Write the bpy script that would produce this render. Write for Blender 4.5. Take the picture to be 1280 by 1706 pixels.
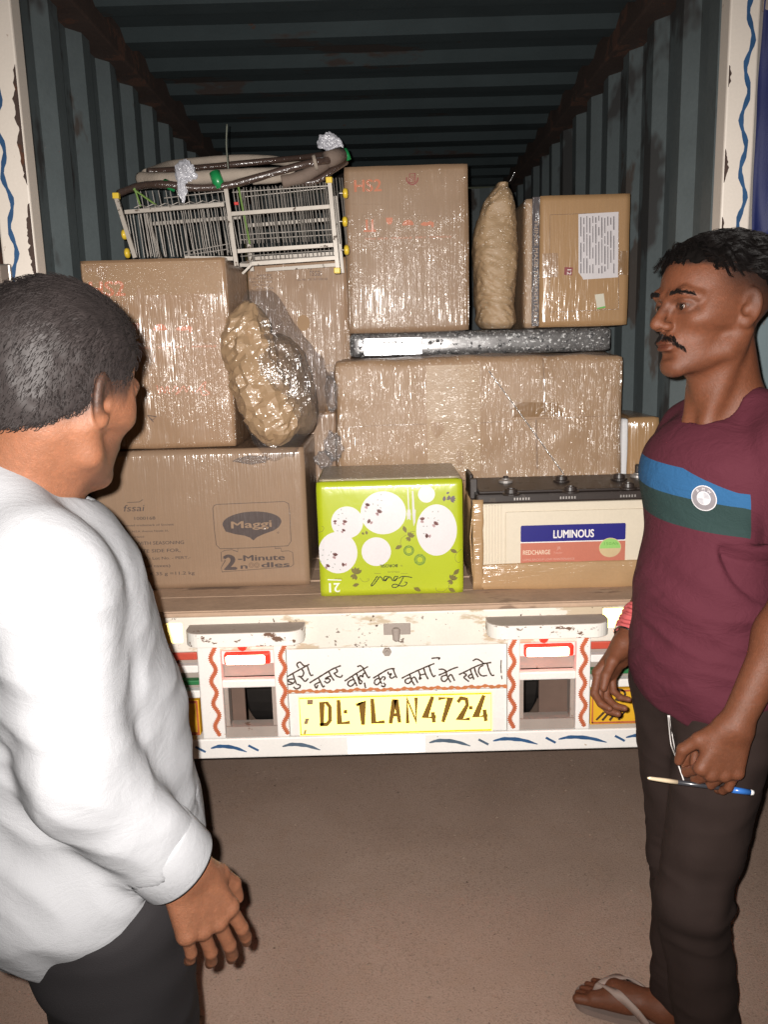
import bpy, bmesh, math, random
import numpy as np
from mathutils import Vector, Matrix, noise as mnoise
from mathutils.bvhtree import BVHTree

for _o in list(bpy.data.objects):
    bpy.data.objects.remove(_o, do_unlink=True)
random.seed(11)
rng = np.random.default_rng(11)
SC = bpy.context.scene
COL = SC.collection
rad = math.radians

# ------------------------------------------------------------------ camera
FOC = 1400.0            # focal length in photograph pixels (1280 x 1706)
CAM_H = 1.60
camd = bpy.data.cameras.new("camera")
cam = bpy.data.objects.new("camera", camd)
COL.objects.link(cam)
camd.sensor_fit = 'VERTICAL'
camd.sensor_height = 24.0
camd.lens = 24.0 * FOC / 1706.0
camd.clip_start = 0.05
camd.clip_end = 400.0
CAM_R = Matrix.Rotation(rad(0.2), 3, 'Z') @ Matrix.Rotation(rad(90 - 11.0), 3, 'X') @ Matrix.Rotation(rad(-1.6), 3, 'Z')
cam.matrix_world = Matrix.Translation((0, 0, CAM_H)) @ CAM_R.to_4x4()
SC.camera = cam

# ------------------------------------------------------------------ world: night sky
world = bpy.data.worlds.new("World")
SC.world = world
world.use_nodes = True
wn = world.node_tree
wn.nodes.clear()
wsky = wn.nodes.new('ShaderNodeTexSky')
wsky.sky_type = 'NISHITA'
wsky.sun_disc = False
wsky.sun_elevation = rad(1.0)
wsky.sun_rotation = rad(200)
wbg = wn.nodes.new('ShaderNodeBackground')
wbg.inputs['Strength'].default_value = 0.016
wout = wn.nodes.new('ShaderNodeOutputWorld')
wn.links.new(wsky.outputs[0], wbg.inputs[0])
wn.links.new(wbg.outputs[0], wout.inputs[0])

# ------------------------------------------------------------------ the phone's flash, the light the picture was taken with
fl = bpy.data.lights.new("phone_flash", 'SPOT')
fl.energy = 335.0
fl.spot_size = rad(102)
fl.spot_blend = 1.0
fl.shadow_soft_size = 0.006
fl.color = (1.0, 0.955, 0.905)
flo = bpy.data.objects.new("phone_flash", fl)
flo.matrix_world = Matrix.Translation((-0.020, 0.0, CAM_H + 0.016)) @ CAM_R.to_4x4()
COL.objects.link(flo)

SC.view_settings.view_transform = 'Standard'
SC.view_settings.look = 'None'
SC.view_settings.exposure = 0.0
SC.view_settings.gamma = 1.0
SC.view_settings.use_curve_mapping = False
SC.render.engine = 'CYCLES'
SC.cycles.use_denoising = True
SC.cycles.max_bounces = 6
SC.cycles.transparent_max_bounces = 12
SC.cycles.sample_clamp_indirect = 4.0
SC.cycles.caustics_reflective = False
SC.cycles.caustics_refractive = False


# ------------------------------------------------------------------ helpers
def W(px, py, Y=None, Z=None):
    """photograph pixel -> world point on the plane y=Y (or z=Z)"""
    d = CAM_R @ Vector(((px - 640) / FOC, -(py - 853) / FOC, -1.0))
    t = Y / d.y if Y is not None else (Z - CAM_H) / d.z
    return Vector((d.x * t, d.y * t, CAM_H + d.z * t))


def rect(px0, py0, px1, py1, Y):
    """axis-aligned world rectangle x0,x1,z0,z1 for a pixel box on plane y=Y"""
    xm, ym = (px0 + px1) / 2, (py0 + py1) / 2
    return (W(px0, ym, Y).x, W(px1, ym, Y).x, W(xm, py1, Y).z, W(xm, py0, Y).z)


def srgb(r, g, b):
    f = lambda c: (c / 255 / 12.92) if c <= 10.3 else ((c / 255 + 0.055) / 1.055) ** 2.4
    return (f(r), f(g), f(b), 1.0)


def lin(*c):
    return (c[0], c[1], c[2], 1.0)


def wloc(o):
    v = Vector((0, 0, 0))
    while o is not None:
        v += o.location
        o = o.parent
    return v


def obj(name, verts, faces, mat, parent=None, smooth=False):
    """one mesh object; verts are world coordinates, stored relative to the parent"""
    off = wloc(parent) if parent else Vector((0, 0, 0))
    me = bpy.data.meshes.new(name)
    if isinstance(verts, np.ndarray):
        vv = (verts - np.array(off)).tolist()
    else:
        vv = [(v[0] - off.x, v[1] - off.y, v[2] - off.z) for v in verts]
    me.from_pydata(vv, [], faces if isinstance(faces, list) else faces.tolist())
    if mat is not None:
        me.materials.append(mat)
    if smooth:
        me.polygons.foreach_set('use_smooth', [True] * len(me.polygons))
    me.update()
    o = bpy.data.objects.new(name, me)
    COL.objects.link(o)
    o.parent = parent
    return o


def tag(o, label=None, cat=None, group=None, kind=None):
    if label: o['label'] = label
    if cat: o['category'] = cat
    if group: o['group'] = group
    if kind: o['kind'] = kind
    return o


def thing(name, loc, label, cat, group=None):
    o = bpy.data.objects.new(name, None)
    o.empty_display_size = 0.05
    o.location = loc
    COL.objects.link(o)
    return tag(o, label, cat, group)


class MB:
    """collects shapes into one mesh"""
    def __init__(s):
        s.v = []; s.f = []

    def add(s, v, f):
        n = len(s.v)
        s.v += [tuple(p) for p in v]
        s.f += [[i + n for i in q] for q in f]
        return s

    def box(s, x0, x1, y0, y1, z0, z1, bev=0.0):
        bm = bmesh.new()
        bmesh.ops.create_cube(bm, size=1.0)
        for v in bm.verts:
            v.co = Vector((x0 + (v.co.x + .5) * (x1 - x0), y0 + (v.co.y + .5) * (y1 - y0), z0 + (v.co.z + .5) * (z1 - z0)))
        if bev > 0:
            bmesh.ops.bevel(bm, geom=bm.edges[:], offset=bev, segments=2, affect='EDGES', profile=0.5)
        bm.verts.index_update()
        s.add([v.co[:] for v in bm.verts], [[v.index for v in f.verts] for f in bm.faces])
        bm.free()
        return s

    def tube(s, pts, r, n=8, cap=True):
        pts = [Vector(p) for p in pts]
        rr = r if isinstance(r, (list, tuple)) else [r] * len(pts)
        base = len(s.v)
        up = Vector((0.13, 0.31, 0.94))
        for i, p in enumerate(pts):
            t = (pts[min(i + 1, len(pts) - 1)] - pts[max(i - 1, 0)]).normalized()
            a = t.cross(up)
            if a.length < 1e-4: a = t.cross(Vector((1, 0, 0)))
            a.normalize(); b = t.cross(a)
            for k in range(n):
                an = 2 * math.pi * k / n
                s.v.append(tuple(p + a * math.cos(an) * rr[i] + b * math.sin(an) * rr[i]))
        for i in range(len(pts) - 1):
            for k in range(n):
                k2 = (k + 1) % n
                s.f.append([base + i * n + k, base + i * n + k2, base + (i + 1) * n + k2, base + (i + 1) * n + k])
        if cap:
            s.f.append([base + k for k in range(n)][::-1])
            s.f.append([base + (len(pts) - 1) * n + k for k in range(n)])
        return s

    def bar(s, a, b, w, d=None):
        """square bar from a to b"""
        d = d or w
        a = Vector(a); b = Vector(b); t = (b - a).normalized()
        u = t.cross(Vector((0, 1, 0)))
        if u.length < 1e-3: u = Vector((1, 0, 0))
        u.normalize(); v = t.cross(u)
        vs = []
        for p in (a, b):
            for (i, j) in ((-1, -1), (1, -1), (1, 1), (-1, 1)):
                vs.append(p + u * i * w / 2 + v * j * d / 2)
        s.add(vs, [[0, 1, 2, 3], [7, 6, 5, 4], [0, 4, 5, 1], [1, 5, 6, 2], [2, 6, 7, 3], [3, 7, 4, 0]])
        return s

    def lathe(s, c, prof, n=20, axis='Z'):
        """prof: list of (radius, height)"""
        base = len(s.v)
        for (r, h) in prof:
            for k in range(n):
                a = 2 * math.pi * k / n
                x, y = r * math.cos(a), r * math.sin(a)
                p = (x, y, h) if axis == 'Z' else ((h, x, y) if axis == 'X' else (x, h, y))
                s.v.append((c[0] + p[0], c[1] + p[1], c[2] + p[2]))
        for i in range(len(prof) - 1):
            for k in range(n):
                k2 = (k + 1) % n
                s.f.append([base + i * n + k, base + i * n + k2, base + (i + 1) * n + k2, base + (i + 1) * n + k])
        s.f.append([base + k for k in range(n)][::-1])
        s.f.append([base + (len(prof) - 1) * n + k for k in range(n)])
        return s

    def build(s, name, mat, parent=None, smooth=False):
        return obj(name, s.v, s.f, mat, parent, smooth)


# ------------------------------------------------------------------ materials
def nd(nt, t, **kw):
    n = nt.nodes.new(t)
    for k, v in kw.items():
        setattr(n, k, v)
    return n


def noise_node(nt, vec, scale, detail=3.0, rough=0.55, dist=0.0):
    n = nd(nt, 'ShaderNodeTexNoise')
    n.inputs['Scale'].default_value = scale
    n.inputs['Detail'].default_value = detail
    n.inputs['Roughness'].default_value = rough
    n.inputs['Distortion'].default_value = dist
    nt.links.new(vec, n.inputs['Vector'])
    return n.outputs['Fac']


def ramp(nt, fac, a, b, ca=(0, 0, 0, 1), cb=(1, 1, 1, 1)):
    r = nd(nt, 'ShaderNodeValToRGB')
    r.color_ramp.elements[0].position = a
    r.color_ramp.elements[0].color = ca
    r.color_ramp.elements[1].position = b
    r.color_ramp.elements[1].color = cb
    nt.links.new(fac, r.inputs[0])
    return r.outputs[0]


def mixc(nt, fac, a, b, mode='MIX'):
    m = nd(nt, 'ShaderNodeMix', data_type='RGBA', blend_type=mode)
    for sock, v in ((m.inputs[0], fac), (m.inputs[6], a), (m.inputs[7], b)):
        if hasattr(v, 'links') or hasattr(v, 'is_linked'):
            nt.links.new(v, sock)
        else:
            sock.default_value = v
    return m.outputs[2]


def mathn(nt, op, a, b=None, c=None):
    m = nd(nt, 'ShaderNodeMath', operation=op)
    for i, v in enumerate((a, b, c)):
        if v is None: continue
        if hasattr(v, 'is_linked'): nt.links.new(v, m.inputs[i])
        else: m.inputs[i].default_value = v
    return m.outputs[0]


def scaled(nt, vec, s):
    m = nd(nt, 'ShaderNodeMapping')
    m.inputs['Scale'].default_value = s
    nt.links.new(vec, m.inputs['Vector'])
    return m.outputs[0]


def M(name, col, rough=0.6, metal=0.0, var=0.12, vscale=14.0, var2=0.06, v2scale=160.0, bump=0.0, bscale=220.0,
      film=0.0, streak=(85, 85, 6), spots=None, fibre=False, coat=0.0, spec=0.5, sss=0.0, emit=None, estr=0.0, seed=0.0, fw=1.0,
      sheen=0.0):
    """procedural surface. film: strength of the wrinkled plastic film over it;
    spots: list of (colour, scale, threshold, stretch) chips, stains or rust"""
    m = bpy.data.materials.new(name)
    m.use_nodes = True
    nt = m.node_tree
    p = nt.nodes['Principled BSDF']
    geo = nd(nt, 'ShaderNodeNewGeometry')
    add = nd(nt, 'ShaderNodeVectorMath', operation='ADD')
    nt.links.new(geo.outputs['Position'], add.inputs[0])
    add.inputs[1].default_value = (seed * 1.7, seed * 0.9, seed * 2.3)
    pos = add.outputs[0]
    c = col
    n1 = noise_node(nt, pos, vscale, 4, .6)
    n2 = noise_node(nt, pos, v2scale, 2, .6)
    k1 = mathn(nt, 'MULTIPLY_ADD', n1, 2 * var, 1 - var)
    k2 = mathn(nt, 'MULTIPLY_ADD', n2, 2 * var2, 1 - var2)
    k = mathn(nt, 'MULTIPLY', k1, k2)
    if fibre:
        fb = noise_node(nt, scaled(nt, pos, (220, 220, 9)), 1.0, 3, .6)
        k = mathn(nt, 'MULTIPLY', k, mathn(nt, 'MULTIPLY_ADD', fb, .16, .92))
    comb = nd(nt, 'ShaderNodeCombineColor')
    for i in range(3): nt.links.new(k, comb.inputs[i])
    c = mixc(nt, 1.0, c, comb.outputs[0], 'MULTIPLY')
    rsock = None
    for (sc_, scale, thr, stretch) in (spots or []):
        f = noise_node(nt, scaled(nt, pos, stretch), scale, 5, .65)
        f = ramp(nt, f, thr, thr + 0.035)
        c = mixc(nt, f, c, sc_)
        rr = mathn(nt, 'MULTIPLY', f, 0.35)
        rsock = rr if rsock is None else mathn(nt, 'MAXIMUM', rsock, rr)
    nt.links.new(c, p.inputs['Base Color'])
    p.inputs['Roughness'].default_value = rough
    if rsock is not None:
        nt.links.new(mathn(nt, 'ADD', rsock, rough), p.inputs['Roughness'])
    p.inputs['Metallic'].default_value = metal
    p.inputs['Specular IOR Level'].default_value = spec
    if bump:
        b = nd(nt, 'ShaderNodeBump')
        b.inputs['Strength'].default_value = bump
        b.inputs['Distance'].default_value = 0.003
        nt.links.new(noise_node(nt, pos, bscale, 3, .6), b.inputs['Height'])
        nt.links.new(b.outputs[0], p.inputs['Normal'])
    if film:
        p.inputs['Roughness'].default_value = min(rough, .55 + .4 * (1 - min(1, film * 4)))
        # stretch film: vertical tension lines, plus patches of fine crumple
        s1 = noise_node(nt, scaled(nt, pos, streak), 1.0, 2, .55, .25)
        s1 = mathn(nt, 'ABSOLUTE', mathn(nt, 'MULTIPLY_ADD', s1, 2.0, -1.0))
        crm = mathn(nt, 'ABSOLUTE', mathn(nt, 'MULTIPLY_ADD', noise_node(nt, scaled(nt, pos, (70, 70, 34)), 1.0, 3, .7, .8), 2.0, -1.0))
        patch = ramp(nt, noise_node(nt, pos, 7.0, 2, .5), .42, .62)
        wide = noise_node(nt, scaled(nt, pos, (9, 9, 5)), 1.0, 2, .5)
        h = mathn(nt, 'ADD', mathn(nt, 'MULTIPLY', s1, 1.6), mathn(nt, 'MULTIPLY', mathn(nt, 'MULTIPLY', crm, patch), 0.55))
        h = mathn(nt, 'ADD', h, mathn(nt, 'MULTIPLY', wide, 1.8))
        b2 = nd(nt, 'ShaderNodeBump')
        b2.inputs['Strength'].default_value = 1.0
        b2.inputs['Distance'].default_value = 0.016 * film
        nt.links.new(h, b2.inputs['Height'])
        p.inputs['Coat Weight'].default_value = fw
        p.inputs['Coat Roughness'].default_value = 0.19
        p.inputs['Coat IOR'].default_value = 1.75
        nt.links.new(b2.outputs[0], p.inputs['Coat Normal'])
    elif coat:
        p.inputs['Coat Weight'].default_value = coat
        p.inputs['Coat Roughness'].default_value = 0.15
    if sss:
        p.inputs['Subsurface Weight'].default_value = sss
        p.inputs['Subsurface Radius'].default_value = (0.012, 0.005, 0.003)
        p.inputs['Subsurface Scale'].default_value = 0.5
    if sheen:
        p.inputs['Sheen Weight'].default_value = sheen
    if emit:
        p.inputs['Emission Color'].default_value = emit
        p.inputs['Emission Strength'].default_value = estr
    return m


def retro(name, col, dark, strength=0.6, rough=0.42, lobe=(1, 1, 1, 1)):
    """bead sheeting: a diffuse colour plus a lobe that returns light towards where it came from
    (the half vector is the direction itself), as on number plates and reflectors"""
    m = bpy.data.materials.new(name)
    m.use_nodes = True
    nt = m.node_tree
    nt.nodes.clear()
    out = nd(nt, 'ShaderNodeOutputMaterial')
    geo = nd(nt, 'ShaderNodeNewGeometry')
    dif = nd(nt, 'ShaderNodeBsdfDiffuse')
    dirt = noise_node(nt, geo.outputs['Position'], 40, 4, .6)
    nt.links.new(mixc(nt, mathn(nt, 'MULTIPLY', dirt, .3), col, dark), dif.inputs[0])
    g = nd(nt, 'ShaderNodeBsdfAnisotropic')
    g.inputs['Roughness'].default_value = rough
    g.inputs[0].default_value = lobe
    nt.links.new(geo.outputs['Incoming'], g.inputs['Normal'])
    mx = nd(nt, 'ShaderNodeMixShader')
    mx.inputs[0].default_value = strength
    nt.links.new(dif.outputs[0], mx.inputs[1])
    nt.links.new(g.outputs[0], mx.inputs[2])
    nt.links.new(mx.outputs[0], out.inputs[0])
    return m


def clear_film(name, tint=(0.97, 0.97, 0.98, 1), gloss=0.16, scale=60, haze=0.05):
    """thin clear plastic: mostly see-through, with crinkled glossy reflections and a little milkiness"""
    m = bpy.data.materials.new(name)
    m.use_nodes = True
    nt = m.node_tree
    nt.nodes.clear()
    out = nd(nt, 'ShaderNodeOutputMaterial')
    geo = nd(nt, 'ShaderNodeNewGeometry')
    tr = nd(nt, 'ShaderNodeBsdfTransparent')
    tr.inputs[0].default_value = tint
    g = nd(nt, 'ShaderNodeBsdfAnisotropic')
    g.inputs['Roughness'].default_value = 0.16
    b = nd(nt, 'ShaderNodeBump')
    b.inputs['Distance'].default_value = 0.006
    h = mathn(nt, 'ADD', noise_node(nt, geo.outputs['Position'], scale, 3, .6, 1.2),
              noise_node(nt, scaled(nt, geo.outputs['Position'], (60, 60, 9)), 1.0, 3, .6))
    nt.links.new(h, b.inputs['Height'])
    nt.links.new(b.outputs[0], g.inputs['Normal'])
    d = nd(nt, 'ShaderNodeBsdfDiffuse')
    d.inputs[0].default_value = (.75, .76, .8, 1)
    m1 = nd(nt, 'ShaderNodeMixShader'); m1.inputs[0].default_value = haze
    nt.links.new(tr.outputs[0], m1.inputs[1]); nt.links.new(d.outputs[0], m1.inputs[2])
    m2 = nd(nt, 'ShaderNodeMixShader'); m2.inputs[0].default_value = gloss
    nt.links.new(m1.outputs[0], m2.inputs[1]); nt.links.new(g.outputs[0], m2.inputs[2])
    nt.links.new(m2.outputs[0], out.inputs[0])
    return m


# ------------------------------------------------------------------ flat print: strokes, shapes, lettering
def smooth_line(pts, n=5):
    if len(pts) < 3: return [Vector(p) for p in pts]
    P = [Vector(p) for p in pts]
    out = []
    for i in range(len(P) - 1):
        p0, p1, p2, p3 = P[max(i - 1, 0)], P[i], P[i + 1], P[min(i + 2, len(P) - 1)]
        for k in range(n):
            t = k / n
            out.append(0.5 * ((2 * p1) + (p2 - p0) * t + (2 * p0 - 5 * p1 + 4 * p2 - p3) * t * t + (3 * p1 - p0 - 3 * p2 + p3) * t ** 3))
    out.append(P[-1])
    return out


def strokes(name, lines, y, w, mat, parent, lift=0.0006, curve=True, taper=False, jitter=0.12):
    """hand-painted brush lines on the plane y: lines are lists of (x, z)"""
    mb = MB()
    for li, L in enumerate(lines):
        pts = smooth_line([(a[0], a[1], 0) for a in L]) if curve else [Vector((a[0], a[1], 0)) for a in L]
        n = len(pts)
        vs = []
        for i, p in enumerate(pts):
            t = (pts[min(i + 1, n - 1)] - pts[max(i - 1, 0)])
            if t.length < 1e-9: t = Vector((1, 0, 0))
            t.normalize()
            nn = Vector((-t.y, t.x, 0))
            ww = w / 2 * (1 + jitter * math.sin(i * 1.7 + li * 2.1))
            if taper: ww *= max(.15, math.sin(math.pi * min(1, (i + .6) / n)) ** .6)
            if not curve and 0 < i < n - 1:      # mitre
                t1 = (pts[i] - pts[i - 1]).normalized(); t2 = (pts[i + 1] - pts[i]).normalized()
                ww /= max(.5, math.cos(t1.angle(t2) / 2))
            e = t * (w * .3 if (i == n - 1) else (-w * .3 if i == 0 else 0))
            yy = y - lift - 0.00004 * (li % 7)
            a = p + nn * ww + e; b = p - nn * ww + e
            vs += [(a.x, yy, a.y), (b.x, yy, b.y)]
        mb.add(vs, [[2 * i, 2 * i + 1, 2 * i + 3, 2 * i + 2] for i in range(n - 1)])
    return mb.build(name, mat, parent)


def shape(name, pts, y, mat, parent, lift=0.0006):
    v = [(p[0], y - lift, p[1]) for p in pts]
    return obj(name, v, [list(range(len(v)))], mat, parent)


def disc(cx, cz, rx, rz, n=40, rot=0.0):
    return [(cx + rx * math.cos(a) * math.cos(rot) - rz * math.sin(a) * math.sin(rot),
             cz + rx * math.cos(a) * math.sin(rot) + rz * math.sin(a) * math.cos(rot))
            for a in [2 * math.pi * i / n for i in range(n)]]


def rrect(x0, x1, z0, z1, r, n=6):
    out = []
    for cx, cz, a0 in ((x1 - r, z1 - r, 0), (x0 + r, z1 - r, 90), (x0 + r, z0 + r, 180), (x1 - r, z0 + r, 270)):
        for k in range(n + 1):
            a = rad(a0 + 90 * k / n)
            out.append((cx + r * math.cos(a), cz + r * math.sin(a)))
    return out


def text(name, s, mat, parent, o, right, up, h, width=None, bold=0.0, shear=0.0, lift=0.0006, align='LEFT', lines=1.0):
    thick = max(0.0, bold) * .85
    bold = 0.0
    """lettering laid on a surface; o = baseline start, h = capital height, width = fitted width"""
    cu = bpy.data.curves.new('t', 'FONT')
    cu.body = s; cu.size = 1.0; cu.offset = bold; cu.shear = shear; cu.space_line = lines
    cu.resolution_u = 3
    cu.align_x = align
    ob = bpy.data.objects.new('t', cu)
    COL.objects.link(ob)
    dg = bpy.context.evaluated_depsgraph_get()
    me = bpy.data.meshes.new_from_object(ob.evaluated_get(dg))
    bpy.data.objects.remove(ob, do_unlink=True)
    bpy.data.curves.remove(cu)
    co = np.array([v.co[:] for v in me.vertices])
    fs = [list(p.vertices) for p in me.polygons]
    bpy.data.meshes.remove(me)
    if len(co) == 0: return None
    k = h / 0.727
    kx = k
    if width:
        kx = width / max(1e-6, co[:, 0].max() - co[:, 0].min())
    right = Vector(right).normalized(); up = Vector(up).normalized(); nn = right.cross(up)
    o = Vector(o)
    v = []; ff = []
    for i, (dx, dy) in enumerate(((0, 0), (thick, 0), (-thick, 0), (0, thick * .6), (0, -thick * .6)) if thick > 0 else ((0, 0),)):
        b = len(v)
        v += [o + right * ((c[0] + dx) * kx) + up * ((c[1] + dy) * k) + nn * (lift + .00003 * i) for c in co]
        ff += [[q + b for q in f] for f in fs]
    return obj(name, v, ff, mat, parent)


X_ = Vector((1, 0, 0)); Z_ = Vector((0, 0, 1))

# ================================================================== ground
def make_ground():
    m = bpy.data.materials.new("worn_tarmac")
    m.use_nodes = True
    nt = m.node_tree
    p = nt.nodes['Principled BSDF']
    geo = nd(nt, 'ShaderNodeNewGeometry'); pos = geo.outputs['Position']
    big = noise_node(nt, pos, 1.6, 5, .6, .6)
    mid = noise_node(nt, pos, 14, 5, .65)
    fine = noise_node(nt, pos, 190, 4, .75)
    c = ramp(nt, big, .32, .72, lin(.365, .252, .195), lin(.465, .330, .262))
    c = mixc(nt, ramp(nt, mid, .50, .75), c, lin(.405, .275, .207))
    c = mixc(nt, mathn(nt, 'MULTIPLY', ramp(nt, fine, .50, .70), .8), c, lin(.17, .108, .080))
    c = mixc(nt, ramp(nt, noise_node(nt, pos, 330, 2, .6), .66, .72), c, lin(.52, .42, .34))
    c = mixc(nt, ramp(nt, noise_node(nt, pos, 46, 4, .7), .655, .72), c, lin(.13, .085, .065))
    c = mixc(nt, ramp(nt, noise_node(nt, scaled(nt, pos, (30, 11, 30)), 1, 5, .7), .66, .74), c, lin(.50, .38, .30))
    nt.links.new(c, p.inputs['Base Color'])
    p.inputs['Roughness'].default_value = .9
    p.inputs['Specular IOR Level'].default_value = .25
    b = nd(nt, 'ShaderNodeBump'); b.inputs['Distance'].default_value = .0028; b.inputs['Strength'].default_value = .7
    nt.links.new(mathn(nt, 'ADD', fine, mathn(nt, 'MULTIPLY', mid, .5)), b.inputs['Height'])
    nt.links.new(b.outputs[0], p.inputs['Normal'])
    # one sheet, finer near the truck, reaching far out
    gx = np.concatenate([[-150, -40, -12, -5], np.linspace(-2.4, 2.4, 81), [5, 12, 40, 150]])
    gy = np.concatenate([[-150, -40, -12, -3], np.linspace(.4, 5.2, 81), [8, 16, 45, 150]])
    v = []
    for y in gy:
        for x in gx:
            k = 1.0 if (abs(x) < 2.4 and .4 <= y <= 5.2) else 0.0
            v.append((x, y, k * (.006 * mnoise.noise((x * 2.2, y * 2.2, 0)) + .0022 * mnoise.noise((x * 11, y * 11, 3)))))
    n = len(gx)
    f = [[j * n + i, j * n + i + 1, (j + 1) * n + i + 1, (j + 1) * n + i] for j in range(len(gy) - 1) for i in range(n - 1)]
    g = obj('ground', v, f, m, smooth=True)
    tag(g, kind='structure')
    # loose grit: small angular stones lying on the tarmac
    mb = MB()
    for i in range(1100):
        x, y = rng.uniform(-1.3, 1.3), rng.uniform(1.5, 3.2)
        r = .0014 + .0042 * rng.random() ** 3
        z = .006 * mnoise.noise((x * 2.2, y * 2.2, 0)) + .0022 * mnoise.noise((x * 11, y * 11, 3))
        d = rng.normal(size=(6, 3)) * .18
        b_ = np.array([[1, 0, 0], [-1, 0, 0], [0, 1, 0], [0, -1, 0], [0, 0, 1], [0, 0, -1]]) + d
        vv = b_ * r * np.array([1.2, 1, .7]) + np.array([x, y, z + r * .35])
        mb.add(vv, [[0, 2, 4], [2, 1, 4], [1, 3, 4], [3, 0, 4], [2, 0, 5], [1, 2, 5], [3, 1, 5], [0, 3, 5]])
    tag(mb.build('loose_grit', M('grit', lin(.26, .19, .145), .9, var=.4, vscale=60)), 'tiny loose stones scattered over the brown tarmac', 'grit', kind='stuff')


make_ground()

# ================================================================== the truck with its steel container
YD = 2.20               # plane of the open rear end
ZB = 0.91               # loading floor
XL, XR = -0.905, 0.880  # inside faces of the side walls
ZC = 2.645              # roof
YB = 6.0                # front bulkhead

truck = thing('container_truck', (0, YD, 0), 'open backed lorry with rusty blue grey corrugated container and painted white tail', 'truck')

CHIP = lin(.10, .055, .035)
RUST = lin(.15, .062, .03)
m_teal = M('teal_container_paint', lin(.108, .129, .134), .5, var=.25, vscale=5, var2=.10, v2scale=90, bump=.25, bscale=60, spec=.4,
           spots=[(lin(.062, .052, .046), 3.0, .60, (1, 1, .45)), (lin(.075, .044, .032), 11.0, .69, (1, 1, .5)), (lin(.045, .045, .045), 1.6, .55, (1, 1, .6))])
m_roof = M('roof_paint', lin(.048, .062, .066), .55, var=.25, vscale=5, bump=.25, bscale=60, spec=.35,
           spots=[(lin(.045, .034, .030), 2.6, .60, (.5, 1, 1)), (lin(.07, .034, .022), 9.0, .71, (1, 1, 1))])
m_rail = M('rusted_rail', lin(.060, .036, .028), .8, var=.4, vscale=9, bump=.6, bscale=70, spots=[(lin(.10, .042, .024), 8, .56, (1, 1, 1))])
m_white = M('white_tail_paint', lin(.80, .77, .735), .42, var=.05, vscale=9, spec=.4, bump=.08, bscale=90,
            spots=[(CHIP, 60, .70, (1, 1, 1)), (lin(.45, .33, .22), 22, .70, (1, 1, 1))])
m_sill = M('sill_paint', lin(.72, .67, .59), .5, var=.10, vscale=12, bump=.2, bscale=90,
           spots=[(lin(.52, .42, .30), 7, .56, (.6, 1, 1.6)), (lin(.34, .24, .16), 16, .655, (.5, 1, 1.4)), (CHIP, 48, .64, (1, 1, 1)), (RUST, 9, .68, (.5, 1, 1.5))])
m_hood = M('chipped_hood_paint', lin(.80, .76, .70), .5, var=.06, spots=[(lin(.16, .085, .055), 40, .585, (.7, 1, 1.2))])
m_hoodtop = M('dusty_hood_top', lin(.40, .33, .285), .85, var=.15, vscale=30, spots=[(lin(.22, .13, .09), 30, .66, (1, 1, 1))])
m_post = M('jamb_paint', lin(.78, .70, .62), .5, var=.06, vscale=8, spots=[(RUST, 6.5, .665, (2.2, 1, .4)), (lin(.25, .15, .09), 22, .69, (1.5, 1, .6)), (CHIP, 46, .72, (1, 1, .7))])
m_floor = M('dirty_bed_boards', lin(.46, .315, .22), .85, var=.25, vscale=9, var2=.12, v2scale=55, bump=.5, bscale=50,
            spots=[(lin(.24, .158, .11), 5, .56, (.4, 1, 1)), (lin(.45, .325, .235), 9, .66, (.3, 1, 1))])
m_dark = M('grimy_chassis_black', lin(.030, .024, .021), .7, var=.3, vscale=9, bump=.3)
m_grey = M('dusty_grey_steel', lin(.33, .275, .24), .75, var=.16, vscale=14, spots=[(lin(.18, .11, .08), 18, .63, (1, 1, 1))])
m_orange = M('orange_brush_paint', lin(.46, .115, .045), .5, var=.3, vscale=40)
m_blue = M('blue_brush_paint', lin(.025, .085, .20), .5, var=.45, vscale=26)
m_bluegrey = M('faded_blue_brush_paint', lin(.075, .115, .165), .55, var=.5, vscale=18)
m_black = M('black_brush_paint', lin(.055, .032, .018), .5, var=.35, vscale=60)
m_rubber = M('tyre_rubber', lin(.028, .024, .022), .85, var=.3, bump=.4)


def corrugated(axis, lo, hi, y0, y1, base, depth, pitch, phase, mat, name, sgn):
    """trapezoid corrugation running along y; sgn: direction of the ridges towards the inside"""
    prof = []
    k = -1
    while True:
        s = y0 + phase + k * pitch
        for (a, d) in ((0.0, 0), (.062, 0), (.108, 1), (.178, 1), (.224, 0)):
            prof.append((s + a * pitch / .27, d))
        k += 1
        if s > y1: break
    prof = [(a, d) for a, d in prof if y0 < a < y1]
    prof = [(y0, prof[0][1])] + prof + [(y1, prof[-1][1])]
    m = 14
    v = []
    for (y, d) in prof:
        for j in range(m + 1):
            t = lo + (hi - lo) * j / m
            wob = .003 * mnoise.noise((y * 1.3, t * 1.5, base))
            o = base + sgn * (depth * d) + wob
            v.append((o, y, t) if axis == 'x' else (t, y, o))
    n = m + 1
    f = [[i * n + j, i * n + j + 1, (i + 1) * n + j + 1, (i + 1) * n + j] for i in range(len(prof) - 1) for j in range(m)]
    return obj(name, v, f, mat, truck)


corrugated('x', ZB - .02, ZC - .055, YD + .005, YB, XL - .034, .034, .27, -.02, m_teal, 'side_wall', 1)
corrugated('x', ZB - .02, ZC - .055, YD + .005, YB, XR + .034, .034, .27, .02, m_teal, 'side_wall', -1)
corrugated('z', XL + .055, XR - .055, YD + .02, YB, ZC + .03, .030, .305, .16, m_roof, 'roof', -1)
mb = MB()
mb.box(XL - .045, XL + .058, YD + .01, YB, ZC - .062, ZC + .045, .006)
mb.build('roof_rail', m_rail, truck)
mb = MB()
mb.box(XR - .058, XR + .045, YD + .01, YB, ZC - .062, ZC + .045, .006)
mb.build('roof_rail', m_rail, truck)
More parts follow.
